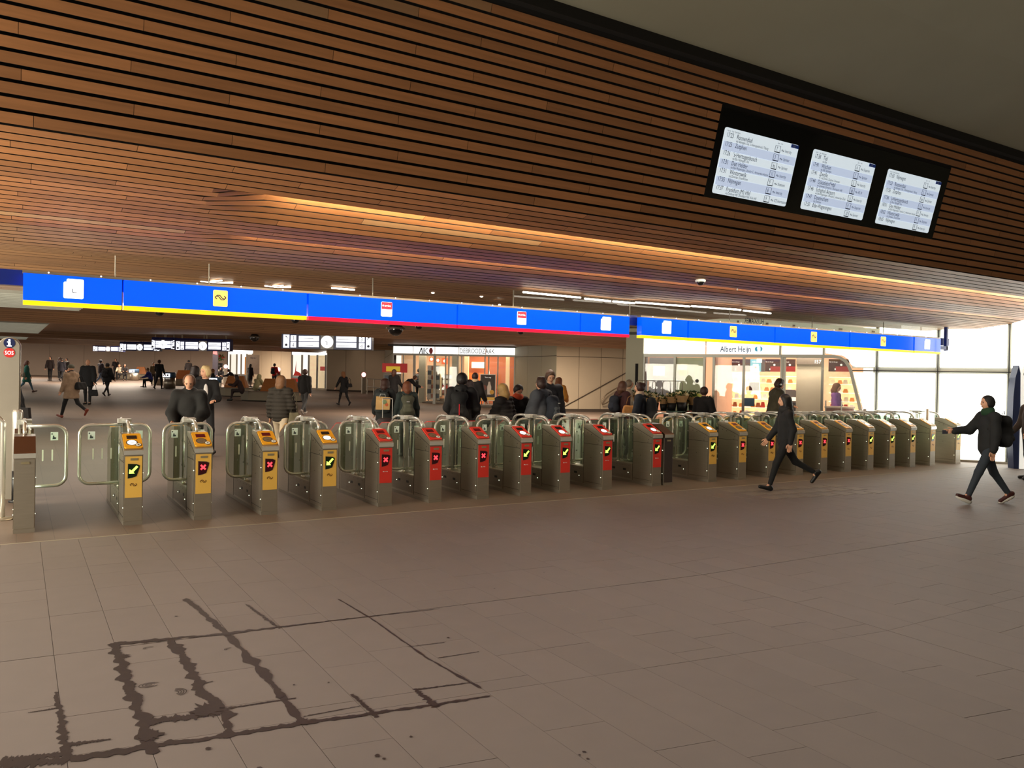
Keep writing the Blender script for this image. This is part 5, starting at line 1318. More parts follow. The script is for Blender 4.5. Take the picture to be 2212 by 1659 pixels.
    if headphones:
        m = MB()
        m.tube([HT((.098*math.cos(a), -.01, .02+.118*math.sin(a))) for a in np.linspace(0, PI, 13)], .012*s, 8)
        for sd in (-1, 1): m.ell(tuple(HT((sd*.1, -.01, .0))), (.024*s, .038*s, .045*s), 12, 8)
        m.build('headphones', BLACK, root, True)
        m = MB()
        for sd in (-1, 1): m.ell(tuple(HT((sd*.122, -.01, .0))), (.006*s, .02*s, .024*s), 10, 6)
        m.build('earcup_plate', CHROME, root, True)
    W = Matrix.Translation(Vector(p3)) @ Matrix.Rotation(rz, 4, 'Z')
    return dict(root=root, W=W, T=lambda p: np.array(W @ Vector(T(p))), hand={sd: np.array(W @ Vector(ARM[sd][2]+ARM[sd][3]*.1*s)) for sd in (-1, 1)}, rz=rz, s=s, p=p3, lean=ln)
def by(x, D, y=None):
    """ground point at photo column x and camera depth D"""
    p = at_d(x, 795+.0187*(x-40), D); return (p[0], p[1])
def foot(x, y): p = at_f(x, y); return (p[0], p[1])
def backpack(P, label, col=(34, 36, 38), strap=True, patch=None, pcol=(180, 180, 180), w_=.15, h_=.24, name='backpack', drop=.0, col2=None):
    r = empty(name, tuple(P['T']((0, -.235, .27-drop))), P['rz']); tag(r, label, 'backpack')
    s = P['s']
    net_obj([((-w_*.55, 0, -h_*.75), (w_*.55, 0, -h_*.75), .09*s, .09*s), ((-w_*.5, .0, h_*.55), (w_*.5, .0, h_*.55), .08*s, .08*s), ((0, -.02, -h_*.5), (0, -.02, h_*.3), .12*s, .11*s)], .022, 'bag_body', cm(col), r, .06)
    net_obj([((-w_*.35, -.09, -h_*.55), (w_*.35, -.09, -h_*.55), .06*s, .06*s), ((-w_*.3, -.09, -h_*.1), (w_*.3, -.09, -h_*.1), .05*s, .05*s)], .022, 'front_pocket', cm(col2 or tuple(min(255, int(c*1.15)+4) for c in col)), r, .05)
    m = MB(); m.tube([(0-.03, .0, h_*.9), (-.02, .0, h_*.9+.05), (.02, .0, h_*.9+.05), (.03, .0, h_*.9)], .008, 6); m.build('handle', BLACK, r, True)
    m = MB()
    for sd in (-1, 1): m.tube([(sd*.08, .06, h_*.8), (sd*.1, .15, h_*.95), (sd*.115, .27, h_*.7), (sd*.12, .3, .0), (sd*.12, .2, -h_*.5)], .016, 6)
    m.build('strap', cm(tuple(int(c*.8) for c in col)), r, True)
    if patch:
        m = MB()
        if patch == 'disc': m.disc((0, -.165, h_*.1), .035, 14)
        elif patch == 'bar': m.box(-.035, .03, -.162, -.155, h_*.25, h_*.25+.02)
        elif patch == 'red': m.box(.015, .03, -.16, -.15, -h_*.8, h_*.0)
        m.build('badge', cm(pcol), r)
    return r
def handbag(pos, label, col, rz=0., w_=.16, d_=.07, h_=.13, strap=.2, name='handbag', cat='bag'):
    r = empty(name, tuple(pos), rz); tag(r, label, cat)
    def bagf(P, q=(w_*.95, d_*1.1, h_*1.25)):
        t = np.clip((P[:, 2]+h_*1.2)/(h_*2), 0, 1); sx = q[0]*(1-.22*t); sy = q[1]*(1-.45*t)
        d = np.stack([np.abs(P[:, 0])-sx+.03, np.abs(P[:, 1])-sy+.03, np.abs(P[:, 2]+h_*.35)-h_*.85+.03], 1)
        return np.linalg.norm(np.maximum(d, 0), axis=1)+np.minimum(d.max(1), 0)-.03+.004*np.sin(P[:, 0]*40+P[:, 2]*25)
    V, Fc = surfnet(bagf, (-w_*1.3, -d_*1.8, -h_*1.6), (w_*1.3, d_*1.8, h_*1.1), .018)
    m = MB(); m.add(V, Fc); m.build('bag_body', cm(col), r, True)
    m = MB(); m.tube([(-w_*.5, 0, h_*.5), (-w_*.3, 0, h_*.5+strap*.8), (0, 0, h_*.5+strap), (w_*.3, 0, h_*.5+strap*.8), (w_*.5, 0, h_*.5)], .009, 6); m.build('handle', cm(tuple(int(c*.8) for c in col)), r, True)
    return r
WALK = (24, 6, -20, 24); WALK2 = (-20, 24, 24, 6); STAND = (2, 2, -2, 2)
# ---- walkers in front
P = person('woman with long black hair and black clothes striding left before the yellow gates', at_z(1693, 1060, 0)[:2], 1.64, -90, (24, 8, -32, 30), ((-14, 8, 25), (16, 8, 20)), (18, 18, 20), (10, 10, 12), (12, 12, 12), hair='long', hc=(14, 10, 12), female=True, nod=6, collar=(24, 24, 26))
handbag(P['T']((.2, -.12, .12)), 'small dark shoulder bag at the side of the striding black-haired woman', (24, 22, 24), P['rz'], .11, .05, .09, .3)
P = person('boy in dark jacket and jeans walking left, one arm stretched out', at_z(2131, 1088, 0)[:2], 1.68, -90, (27, 4, -22, 14), ((0, 6, 10), (38, 6, 46)), (26, 27, 28), (40, 48, 56), (62, 24, 20), hair='short', hc=(22, 18, 18), puff=.012, collar=(24, 58, 32), nod=4, sole=(200, 196, 186))
backpack(P, 'black backpack with hanging strap on the boy at far right', (22, 22, 22), w_=.16, h_=.25)
pc = MB(); hc_ = P['hand'][1]; pc.box(-.005, .005, -.02, .06, -.03, .03); o = pc.build('travel_card', mat('card_dark', (60, 60, 70), .4)); o.location = tuple(hc_+np.array(P['W'].to_3x3() @ Vector((0, .02, -.01)))); o.rotation_euler = (0, 0, P['rz']); tag(o, 'small dark travel card held out by the boy at far right', 'card')
P = person('person in dark coat mostly outside the right edge of the picture', at_d(2226, 900, 15.5)[:2], 1.7, -90, STAND, ((8, 8, 30), (8, 8, 30)), (60, 48, 40), (30, 30, 34), puff=.01, z0=0)
# ---- in and just behind the gate row
P = person('man with headphones and olive parka passing between the yellow gates', by(1672, 18.7), 1.86, 90, (14, 4, -12, 10), ((30, 14, 55, 20), (10, 12, 50, 20)), (64, 58, 40), (30, 28, 28), hair='tall', hc=(58, 36, 26), puff=.04, headphones=True, nod=14, lean=8, hood='down', coat=.25, z0=0, collar=(86, 80, 74))
P = person('balding man in black winter parka looking down behind the second yellow gate', by(410, 12.7), 1.74, 172, STAND, ((12, 14, 45, 25), (12, 14, 45, 25)), (24, 22, 20), (20, 20, 22), hair='thin', hc=(96, 68, 50), puff=.03, nod=30, turn=-8, hood='down', coat=.3, z0=0)
P = person('blond young man in open black jacket over white shirt looking right', by(443, 16.6), 1.88, 150, WALK, ((10, 10, 70, 30), (5, 10, 15)), (18, 17, 18), (22, 22, 24), hair='tall', hc=(206, 180, 130), puff=.012, turn=55, shirt=(215, 210, 205))
P = person('dark-haired person in black coat standing behind the blond man', by(421, 20.5), 1.8, 10, STAND, ((5, 8, 10), (5, 8, 10)), (18, 16, 18), (20, 20, 22), hair='mid', hc=(30, 18, 16), coat=.5, puff=.012)
P = person('woman in ribbed olive-black puffer jacket and beige trousers, seen from behind', by(607, 16.8), 1.79, 4, WALK, ((4, 12, 14), (4, 12, 25)), (46, 40, 32), (196, 178, 150), (60, 50, 40), hair='mid', hc=(122, 84, 52), puff=.028, ribs=1, hood='down', female=True, z0=0)
handbag(P['T']((.3, -.02, -.02)), 'soft olive shoulder bag on the woman in the ribbed puffer jacket', (104, 96, 72), P['rz']+.4, .13, .07, .14, .42)
P = person('man in dark jacket and grey jeans walking away near the wooden bench', foot(657, 896), 1.74, 10, WALK, ((10, 8, 12), (-10, 8, 12)), (30, 28, 28), (74, 74, 74), (150, 140, 130), hair='short', hc=(72, 44, 34), puff=.02, hood='down')
P = person('woman in black coat walking right with bag behind her, alone on the floor', foot(742, 876), 1.62, -40, WALK, ((25, 14, 8), (-10, 8, 16)), (18, 16, 18), (18, 16, 18), hair='mid', hc=(132, 86, 50), coat=.5, female=True, lean=6)
handbag(P['T']((.2, -.2, .12)), 'black shoulder bag behind the woman alone on the floor', (24, 20, 22), P['rz'], .14, .08, .1, .25)
P = person('girl with dark brown hair and large dark grey backpack behind the red gates', by(832, 17.8), 1.66, 6, STAND, ((2, 16, 30), (2, 16, 30)), (38, 40, 40), (40, 36, 40), hair='mid', hc=(62, 34, 24), puff=.02, hood='down', female=True, coat=.35)
backpack(P, 'large dark grey backpack with white round badge on the brown-haired girl', (52, 58, 58), patch='disc', pcol=(235, 225, 220), w_=.15, h_=.24)
b_ = P['p']; r = empty('paper_bag', tuple(np.array(at_d(827, 868, 17.4))), -.5); tag(r, 'tan paper carrier bag hanging at the back of the girl with the grey backpack', 'bag')
m = MB(); m.prism([(-.15, -.17), (.15, -.17), (.16, .1), (-.14, .12)], -.06, .06, 'y'); m.build('bag_body', mat('kraft_paper', (208, 166, 104), .7, 0, .1, 8), r, fix=True)
m = MB(); m.tube([(-.06, -.065, .1), (-.05, -.065, .17), (.05, -.065, .17), (.06, -.065, .1)], .006, 6); m.build('handle', WHITEP, r, True)
m = MB(); m.disc((.04, -.062, .0), .05, 12); m.build('printed_mark', mat('bag_print_green', (110, 130, 90), .6), r); m = MB(); m.disc((.09, -.062, -.06), .035, 10); m.build('printed_mark', mat('bag_print_orange', (200, 90, 40), .6), r)
q = by(838, 16.4); r = empty('suitcase', (q[0], q[1], .03), -.5); tag(r, 'dark brown wheeled suitcase with pale round badge standing behind the red gates', 'suitcase')
m = MB(); m.prism(rrect(-.2, .2, .08, .88, .07), -.12, .12, 'y'); m.build('shell', mat('suitcase_shell', (58, 46, 46), .45, 0, .1, 12), r, True, fix=True)
m = MB(); m.disc((.09, -.122, .74), .03, 12); m.build('badge', WHITEP, r)
m = MB(); [m.tube([(x, .06, .86), (x, .06, 1.28)], .009, 6) for x in (-.1, .1)]; m.tube([(-.1, .06, 1.28), (.1, .06, 1.28)], .014, 6); m.build('pull_handle', CHROME, r)
m = MB(); [m.disc((x, .0, .04), .04, 12, 'x', th=.02) for x in (-.17, .18)]; m.build('wheel', BLACK, r)
P = person('auburn-haired girl in dark green coat right of the grey backpack girl', by(880, 17.2), 1.62, -12, STAND, ((4, 12, 22), (4, 12, 22)), (36, 46, 44), (28, 28, 30), hair='mid', hc=(120, 66, 38), puff=.022, coat=.6, female=True, hood='down')
backpack(P, 'olive backpack with pale side label on the auburn-haired girl', (84, 84, 68), w_=.14, h_=.22, patch='bar')
P = person('person with long brown hair in black coat at the ticket machine by the news shop', foot(850, 884), 1.74, 20, STAND, ((20, 12, 30), (20, 12, 30)), (22, 18, 18), (24, 22, 24), hair='mid', hc=(84, 48, 32), coat=.4, puff=.015)
P = person('person bending far forward in black jacket beside the news shop window', foot(872, 878), 1.7, 80, STAND, ((40, 10, 30), (40, 10, 30)), (22, 20, 22), (26, 26, 28), hair='short', hc=(90, 56, 40), lean=48, puff=.015)
P = person('person in burgundy sleeves with grey backpack at the news shop door', foot(904, 868), 1.76, 10, STAND, ((4, 10, 14), (4, 10, 14)), (70, 34, 38), (20, 20, 22), hair='short', hc=(26, 20, 18))
backpack(P, 'grey and black backpack at the news shop door', (74, 78, 80), w_=.14, h_=.26, col2=(40, 42, 44))
P = person('person in long black coat standing inside the news shop doorway', foot(919, 866), 1.74, -10, STAND, ((4, 8, 10), (4, 8, 10)), (20, 16, 16), (20, 18, 20), hair='mid', hc=(70, 44, 30), coat=.6)
P = person('tall young man in black hooded jacket seen from behind, behind the red gates', by(998, 14.8), 1.86, 5, STAND, ((4, 14, 40, 30), (4, 16, 50, 30)), (22, 20, 20), (18, 18, 20), hair='short', hc=(28, 18, 16), puff=.02, hood='down', z0=0)
backpack(P, 'black backpack with red zip tag on the tall young man behind the red gates', (20, 20, 20), patch='red', pcol=(190, 30, 40), w_=.15, h_=.25)
P = person('dark-haired woman half hidden right of the tall young man', by(1014, 19), 1.66, 20, STAND, ((4, 8, 10), (4, 8, 10)), (24, 20, 22), (22, 22, 24), hair='mid', hc=(40, 22, 20), coat=.4)
P = person('person in black jacket with cream hood lining before the bread shop', by(1026, 24.5), 1.78, 25, STAND, ((4, 14, 30), (4, 14, 30)), (24, 20, 20), (26, 24, 26), hair='short', hc=(60, 34, 26), puff=.03, scarf=(222, 190, 150))
P = person('blonde woman in black puffer coat hurrying left behind the red gates', by(1094, 15.3), 1.72, -60, WALK, ((20, 10, 20), (-14, 10, 14)), (40, 36, 34), (26, 24, 26), hair='mid', hc=(196, 156, 92), puff=.03, ribs=1, coat=.5, female=True, nod=10, lean=6, z0=0)
handbag(P['T']((-.16, .05, .08)), 'brown leather shoulder bag of the blonde woman', (116, 64, 40), P['rz'], .12, .06, .1, .22)
P = person('person in dark coat with orange scarf looking down behind the red gates', by(1119, 16.0), 1.7, 150, WALK, ((10, 10, 20), (10, 10, 20)), (26, 24, 24), (24, 22, 24), hair='short', hc=(34, 24, 22), nod=40, scarf=(214, 84, 46), puff=.02, z0=0, coat=.3)
handbag(P['T']((-.28, .12, .3)), 'crumpled white and green shopping bag carried beside the orange scarf', (206, 214, 192), P['rz'], .16, .1, .15, .12, name='shopping_bag')
P = person('man in blue-grey hooded jacket with navy backpack walking left', by(1171, 15.6), 1.85, -55, WALK, ((14, 10, 16), (-12, 10, 16)), (74, 76, 82), (30, 32, 40), hair='tall', hc=(56, 34, 26), puff=.045, hood='down', z0=0)
backpack(P, 'navy backpack on the man in the blue-grey hooded jacket', (36, 40, 50), w_=.14, h_=.25, patch='bar', col2=(70, 74, 80))
P = person('tall young man with tousled brown hair looking down, beside the blue-grey jacket', by(1188, 17), 1.95, 165, STAND, ((5, 8, 20), (5, 8, 20)), (30, 30, 36), (28, 28, 32), hair='tall', hc=(74, 48, 32), nod=24, puff=.01, z0=0)
P = person('woman in mustard yellow parka with white hood lining near the beige wall', by(1207, 24), 1.72, 30, STAND, ((14, 10, 50, 20), (14, 10, 50, 20)), (198, 138, 56), (60, 50, 40), hair='mid', hc=(122, 72, 40), puff=.028, coat=.75, scarf=(236, 222, 200), female=True, hood='down')
P = person('person in burgundy jacket with brown hair before the flower stand', by(1345, 19.5), 1.76, 60, WALK, ((10, 10, 16), (-6, 10, 12)), (64, 30, 30), (54, 44, 44), hair='mid', hc=(84, 50, 32), puff=.02, z0=.04)
backpack(P, 'dark blue backpack on the person in burgundy', (34, 38, 48), w_=.12, h_=.18)
P = person('person with grey hair and headband just behind the burgundy jacket', by(1358, 21), 1.74, 90, STAND, ((10, 10, 16), (-6, 10, 12)), (170, 150, 128), (54, 44, 44), hair='short', hc=(128, 110, 90), puff=.012, z0=.05)
P = person('woman in dark navy jacket with cream hood, hair in a bun, by the flower stand', by(1384, 17.3), 1.74, -70, WALK, ((8, 10, 14), (-6, 10, 12)), (30, 36, 46), (24, 26, 34), hair='bun', hc=(58, 32, 26), puff=.022, coat=.4, scarf=(208, 178, 150), female=True, z0=.04)
backpack(P, 'long black rucksack on the woman with the bun', (30, 30, 32), w_=.1, h_=.26)
handbag(at_d(1362, 882, 17.9), 'large tan leather handbag carried in front of the flower stand', (206, 146, 82), -.6, .2, .09, .13, .22)
P = person('short-haired woman in black with thin shoulder strap beside the shop entrance', by(1521, 18.6), 1.66, 40, STAND, ((8, 12, 14), (8, 12, 14)), (22, 18, 18), (22, 20, 20), hair='short', hc=(60, 38, 28), puff=.016, coat=.3, z0=.0, skin=(200, 150, 120))
P = person('cashier with brown hair in purple top behind the till counter', (FA[0]+fdir[0]*onf(1806, 850, 1.6)[0]+fn[0]*1.6, FA[1]+fdir[1]*onf(1806, 850, 1.6)[0]+fn[1]*1.6), 1.7, 130, STAND, ((10, 8, 30), (10, 8, 30)), (150, 100, 180), (40, 40, 44), hair='mid', hc=(120, 80, 50), z0=.1, nod=20)
# ---- far hall
P = person('woman in teal coat walking away at far left', foot(57, 848), 1.68, 60, WALK, ((10, 8, 12), (-10, 8, 12)), (34, 92, 80), (70, 96, 110), (70, 40, 34), hair='mid', hc=(92, 50, 34), coat=.7, female=True, puff=.015)
handbag(P['T']((.22, -.12, .1)), 'grey-green shoulder bag of the woman in teal', (110, 106, 90), P['rz'], .14, .07, .13, .3)
P = person('man in dark leather jacket walking towards the camera, leftmost of the far group', foot(108, 822), 1.8, 175, (6, 2, -4, 4), ((5, 14, 10), (5, 14, 10)), (44, 34, 32), (16, 16, 18), hair='short', hc=(40, 26, 22), puff=.02)
P = person('person in dark coat half behind the other far walkers', foot(128, 817), 1.75, 20, STAND, ((5, 8, 10), (5, 8, 10)), (36, 26, 24), (22, 20, 22), hair='pony', hc=(50, 34, 26), coat=.3)
P = person('person in dark navy coat walking behind the beige coat', foot(133, 824), 1.76, 0, WALK, ((5, 8, 10), (5, 8, 10)), (30, 28, 36), (22, 22, 26), hair='short', hc=(46, 34, 28), coat=.3, puff=.015)
P = person('far walker with pale scarf between the navy coat and the hooded hat', foot(144, 821), 1.74, 200, WALK, ((5, 8, 10), (5, 8, 10)), (40, 34, 32), (30, 28, 30), hair='short', hc=(44, 30, 26), scarf=(190, 190, 180))
P = person('person in beige coat and grey woolly hat walking left with black shoulder bag', foot(153, 903), 1.72, -70, (22, 4, -24, 34), ((10, 8, 14), (-8, 8, 14)), (150, 124, 100), (16, 15, 16), (120, 50, 30), hair='bald', cap=(84, 82, 70), coat=.55, puff=.016, collar=(40, 34, 32), cuffs=(210, 205, 190), hood='down')
handbag(P['T']((.18, -.2, .18)), 'black shoulder bag with white badges on the beige coat', (16, 15, 16), P['rz'], .2, .09, .14, .2)
P = person('bald older man in long black coat facing the camera with a black bag', foot(189, 874), 1.82, 172, (5, 2, -3, 4), ((5, 12, 12), (5, 12, 12)), (18, 17, 18), (16, 15, 16), hair='bald', hc=None, puff=.03, fat=.03, coat=.45)
handbag(P['hand'][-1]-np.array([0, 0, .3]), 'black square bag hanging from the hand of the man in black', (14, 13, 14), P['rz']+.3, .16, .06, .15, .2)
P = person('person in dark down jacket standing before the far wall', foot(217, 831), 1.74, 30, WALK, ((30, 10, 40), (10, 10, 30)), (40, 36, 46), (80, 96, 120), hair='bun', hc=(38, 28, 26), puff=.03)
P = person('woman in black parka with fur hood and leather backpack walking away', foot(231, 856), 1.68, 5, WALK, ((15, 14, 30), (5, 12, 30)), (20, 18, 18), (18, 16, 18), hair='bun', hc=(30, 22, 20), puff=.03, scarf=(150, 116, 80), female=True, coat=.3)
backpack(P, 'shiny black leather backpack on the woman with the fur hood', (26, 24, 26), w_=.12, h_=.17)
P = person('person in black drinking while standing behind the far bench', foot(249, 818), 1.74, 160, STAND, ((50, 10, 100, 25), (10, 10, 70, 20)), (26, 20, 22), (22, 20, 22), hair='short', hc=(28, 20, 20), puff=.01)
P = person('man in black jacket walking away past the middle bench', foot(343, 841), 1.82, 5, (-14, 16, 12, 4), ((20, 16, 40), (-6, 18, 30)), (24, 22, 22), (26, 26, 30), hair='short', hc=(72, 44, 30), puff=.015)
P = person('man in grey-blue jacket walking away in the middle distance', foot(407, 822), 1.84, -20, WALK, ((8, 14, 14), (8, 10, 14)), (52, 46, 46), (90, 96, 98), hair='short', hc=(26, 20, 20), puff=.015)
P = person('person in red jacket with dark backpack by the beige wall', foot(592, 838), 1.76, 10, STAND, ((12, 12, 40), (12, 12, 40)), (206, 44, 40), (54, 60, 70), hair='short', hc=(22, 16, 16), puff=.01)
backpack(P, 'dark backpack on the person in the red jacket', (34, 34, 40), w_=.13, h_=.2)
P = person('person with long black hair in black coat before the white board', foot(540, 836), 1.68, 20, STAND, ((5, 8, 10), (5, 8, 10)), (16, 12, 14), (16, 14, 16), hair='long', hc=(16, 10, 12), coat=.8, female=True)
# seated
def sp(x, D): p = by(x, D); return p
P = person('seated person in dark brown coat leaning on the wooden bench, hair hiding the face', foot(522, 869), 1.66, -100, (92, 86, 84, 70), ((40, 10, 60, 20), (40, 10, 60, 20)), (44, 24, 22), (34, 22, 22), hair='long', hc=(34, 18, 18), seat=.46, lean=22, female=True, puff=.012)
P = person('seated person with yellow-green hood hunched on the far side of the bench', foot(552, 862), 1.6, 20, (90, 85, 88, 85), ((30, 8, 60, 20), (30, 8, 60, 20)), (140, 132, 96), (120, 124, 110), hair='short', hc=(90, 60, 44), seat=.46, lean=25, hood='up', puff=.015)
P = person('seated man in dark jacket bending over a bag behind the benches', foot(505, 836), 1.74, -110, (92, 86, 88, 84), ((50, 8, 30, 10), (50, 8, 30, 10)), (34, 32, 40), (30, 30, 34), hair='short', hc=(64, 44, 32), seat=.48, lean=32, puff=.015)
P = person('seated person in dark headscarf beside the red lamp', foot(477, 833), 1.62, 185, (90, 85, 88, 85), ((20, 8, 60, 20), (20, 8, 60, 20)), (24, 20, 22), (24, 20, 22), hair='short', hc=(26, 20, 20), seat=.48, hood='up')
P = person('seated woman with copper hair behind the blond man', foot(459, 846), 1.66, 60, (90, 85, 88, 85), ((20, 8, 60, 20), (20, 8, 60, 20)), (26, 22, 24), (30, 26, 28), hair='mid', hc=(140, 88, 54), seat=.5, scarf=(190, 150, 110), female=True)
P = person('seated person in blue jacket on the middle bench', foot(326, 839), 1.66, -95, (88, 84, 84, 90), ((30, 8, 40, 10), (30, 8, 40, 10)), (54, 58, 130), (24, 22, 26), hair='short', hc=(124, 100, 72), seat=.46, lean=18)
P = person('standing person in khaki jacket behind the blue jacket sitter', foot(331, 833), 1.6, 150, STAND, ((20, 10, 50), (5, 8, 20)), (104, 90, 66), (40, 36, 36), hair='short', hc=(40, 28, 24))
P = person('seated person in cream sweater on the far bench', foot(259, 822), 1.66, 170, (88, 84, 84, 90), ((30, 8, 60, 20), (30, 8, 60, 20)), (206, 190, 164), (30, 28, 30), hair='short', hc=(110, 80, 54), seat=.46, lean=16)
P = person('seated person in black on the far bench beside the bin', foot(269, 823), 1.7, 150, (88, 84, 84, 90), ((30, 8, 60, 20), (30, 8, 60, 20)), (30, 24, 26), (28, 26, 28), hair='mid', hc=(36, 24, 24), seat=.46)

# =================================================================== FURNITURE OF THE HALL
BCON = mat('bench_concrete', (128, 118, 100), .75, 0, .08, 4); BWOOD = mat('bench_wood', (152, 92, 44), .45, 0, .22, 4, stretch=(1, 1, 6)); BSEAT = mat('bench_seat', (92, 72, 54), .5)
def bench(name, label, x, y, rz, L_, w_, seg=((0, 1),), h_=.44, hb=.62):
    p = at_f(x, y); r = empty(name, (p[0], p[1], fz(p[1])), rz); tag(r, label, 'bench')
    c = w_*.35; q = MB(); q.prism([(0, c), (c, 0), (L_-c, 0), (L_, c), (L_, w_-c), (L_-c, w_), (c, w_), (0, w_-c)], .04, h_, 'z'); q.build('base', BCON, r, fix=True)
    q = MB(); q.prism([(.04, c), (c, .04), (L_-c, .04), (L_-.04, c), (L_-.04, w_-c), (L_-c, w_-.04), (c, w_-.04), (.04, w_-c)], 0, .04, 'z'); q.build('recess', DARK, r, fix=True)
    q = MB(); q.prism([(-.02, c), (c, -.02), (L_-c, -.02), (L_+.02, c), (L_+.02, w_-c), (L_-c, w_+.02), (c, w_+.02), (-.02, w_-c)], h_, h_+.035, 'z'); q.build('seat', BSEAT, r, fix=True)
    for a, b in seg:
        x0, x1 = L_*a, L_*b; q = MB(); zz = h_+.035
        vs = [(x0+.1, w_*.25, zz), (x1-.1, w_*.25, zz), (x1-.1, w_*.75, zz), (x0+.1, w_*.75, zz), (x0+.25, w_*.42, zz+hb), (x1-.3, w_*.42, zz+hb), (x1-.3, w_*.58, zz+hb), (x0+.25, w_*.58, zz+hb)]
        q.add(vs, [(0, 1, 5, 4), (1, 2, 6, 5), (2, 3, 7, 6), (3, 0, 4, 7), (4, 5, 6, 7), (0, 3, 2, 1)]); q.build('backrest', BWOOD, r, fix=True)
    return r
bench('bench', 'large wood-backed bench on a concrete base right of the seated brown coat', 512, 866, -.55, 2.9, 1.5, ((.3, .98),))
bench('bench', 'wood-backed concrete bench left of the seated brown coat, beside the blue bin lid', 468, 856, -.5, 1.7, 1.3, ((.1, .9),))
bench('bench', 'middle concrete bench with the blue jacket sitter', 322, 832, -.35, 3.4, 1.4, ((.45, .95),))
bench('bench', 'farthest bench on the left with wooden backrest beside a bin', 254, 819, -.3, 2.3, 1.4, ((.5, 1),))
def bin_(x, y, h_, r_, label):
    p = at_f(x, y); r = empty('litter_bin', (p[0], p[1], fz(p[1])), -.3); tag(r, label, 'bin', 'round steel litter bins in the hall')
    q = MB(); q.lathe([(r_, .02), (r_, h_*.68)], 20); q.build('drum', STEEL, r, True)
    q = MB(); q.lathe([(r_*1.02, h_*.68), (r_*1.02, h_*.96), (r_*.9, h_)], 20); q.build('lid', mat('bin_blue', (70, 100, 130), .5), r, True)
    for a in (-.9, -.15):
        q = MB(); q.box(-.14, .14, -.01, 0, -.11, .11); q.box(-.05, .05, -.014, -.01, -.05, .05, mi=1); o = q.build('bin_label', [ICONW, INK], r); o.location = (math.sin(a)*r_*1.05, -math.cos(a)*r_*1.05, h_*.82); o.rotation_euler = (0, 0, a)
bin_(290, 822, .95, .36, 'litter bin with blue band, farthest, beside the farthest bench')
bin_(366, 840, 1.05, .36, 'litter bin with blue band in the middle distance beside the walking man')
bin_(466, 851, .95, .3, 'litter bin with blue band partly hidden by the blond man')
# hanging departure boards in the hall
def hboard(x0, x1, yb0, yb1, D0, D1, hh, label, zdrop=.5):
    A, B_ = at_d(x0, yb0, D0), at_d(x1, yb1, D1); L_ = np.hypot(*(B_-A)[:2]); rz = math.atan2(B_[1]-A[1], B_[0]-A[0]); zb_ = (A[2]+B_[2])/2
    r = empty('hanging_board', (A[0], A[1], zb_), rz); tag(r, label, 'sign', 'hanging departure boards in the hall')
    q = MB(); q.box(0, L_, 0, .35, 0, hh); q.prism([(-.0, hh), (.35, hh), (.3, hh+.1), (.05, hh+.1)], 0, L_); q.build('housing', mat('board_navy', (24, 34, 90), .4), r)
    N = mat('board_navy_lit', (34, 44, 150), .4, emit=.25); Wm = mat('board_white_lit', (246, 248, 255), .4, emit=1.3, var=.01)
    def bx(nm, mm, *bs):
        q = MB()
        for b in bs: q.box(*b)
        return q.build(nm, mm, r)
    u = L_/198
    bx('direction_field', Wm, (4*u, 17*u, -.012, 0, .03, hh-.03)); bx('platform_field', Wm, (20*u, 32*u, -.012, 0, hh*.52, hh-.05), (20*u, 32*u, -.012, 0, .04, hh*.47))
    bx('timetable', Wm, (38*u, 82*u, -.012, 0, hh*.53, hh-.06)); bx('timetable', Wm, (38*u, 82*u, -.012, 0, .07, hh*.47))
    bx('clock_plate', mat('clock_plate', (176, 176, 176), .5), (86*u, 114*u, -.014, 0, 0, hh))
    q = MB(); q.disc((100*u, -.016, hh/2), hh*.42, 22); q.build('clock_face', Wm, r)
    q = MB(); q.box(100*u-.01, 100*u+.01, -.024, -.021, hh*.28, hh*.52); q.box(100*u-.06, 100*u, -.024, -.021, hh*.5, hh*.54); q.build('clock_hands', BLACK, r)
    bx('timetable', Wm, (120*u, 164*u, -.012, 0, hh*.53, hh-.06)); bx('timetable', Wm, (120*u, 164*u, -.012, 0, .07, hh*.47))
    bx('platform_field', Wm, (170*u, 182*u, -.012, 0, hh*.52, hh-.05), (170*u, 182*u, -.012, 0, .04, hh*.47)); bx('direction_field', Wm, (185*u, 196*u, -.012, 0, .03, hh-.03))
    tx = MB()
    for xx in (23, 173):
        for zz, n_ in ((hh*.58, '3'), (hh*.1, '4')): tx.merge(lay(text(n_, hh*.42, .8), xx*u, -.0135, zz))
    for xx in (40, 122):
        for zz in (hh*.73, hh*.26): tx.box(xx*u, (xx+30)*u, -.0135, -.0125, zz-.02, zz-.005); tx.box(xx*u, (xx+16)*u, -.0135, -.0125, zz+.06, zz+.068)
    for xx, sg in ((10.5, -1), (190.5, 1)):
        tx.add([(xx*u+sg*.03, -.0135, hh*.85), (xx*u-sg*.04, -.0135, hh*.85-.09), (xx*u-sg*.055, -.0135, hh*.85-.075), (xx*u+sg*.015, -.0135, hh*.85+.012)], [(0, 1, 2, 3)])
        tx.add([(xx*u+sg*.035, -.0135, hh*.86), (xx*u-sg*.03, -.0135, hh*.86), (xx*u-sg*.03, -.0135, hh*.83), (xx*u+sg*.035, -.0135, hh*.78)], [(0, 1, 2, 3)])
        tx.disc((xx*u, -.0125, hh*.25), .045, 12)
    tx.build('board_print', INK, r)
    q = MB()
    for k in (.1, .5, .55, .9): q.tube([(L_*k, .17, hh+.08), (L_*k, .17, hh+zdrop)], .03, 6)
    q.build('hanger', mat('hanger_grey', (150, 136, 118), .5, .4), r)
hboard(608, 803, 751.5, 757.5, 27, 27, .5, 'nearest hanging departure board with clock, left of the news shop')
hboard(327, 377, 754, 755.5, 34.2, 34.2, .42, 'left half of the second hanging departure board above the blond man')
hboard(378, 497, 756.5, 759.5, 33.8, 33.8, .42, 'right half of the second hanging departure board with large clock')
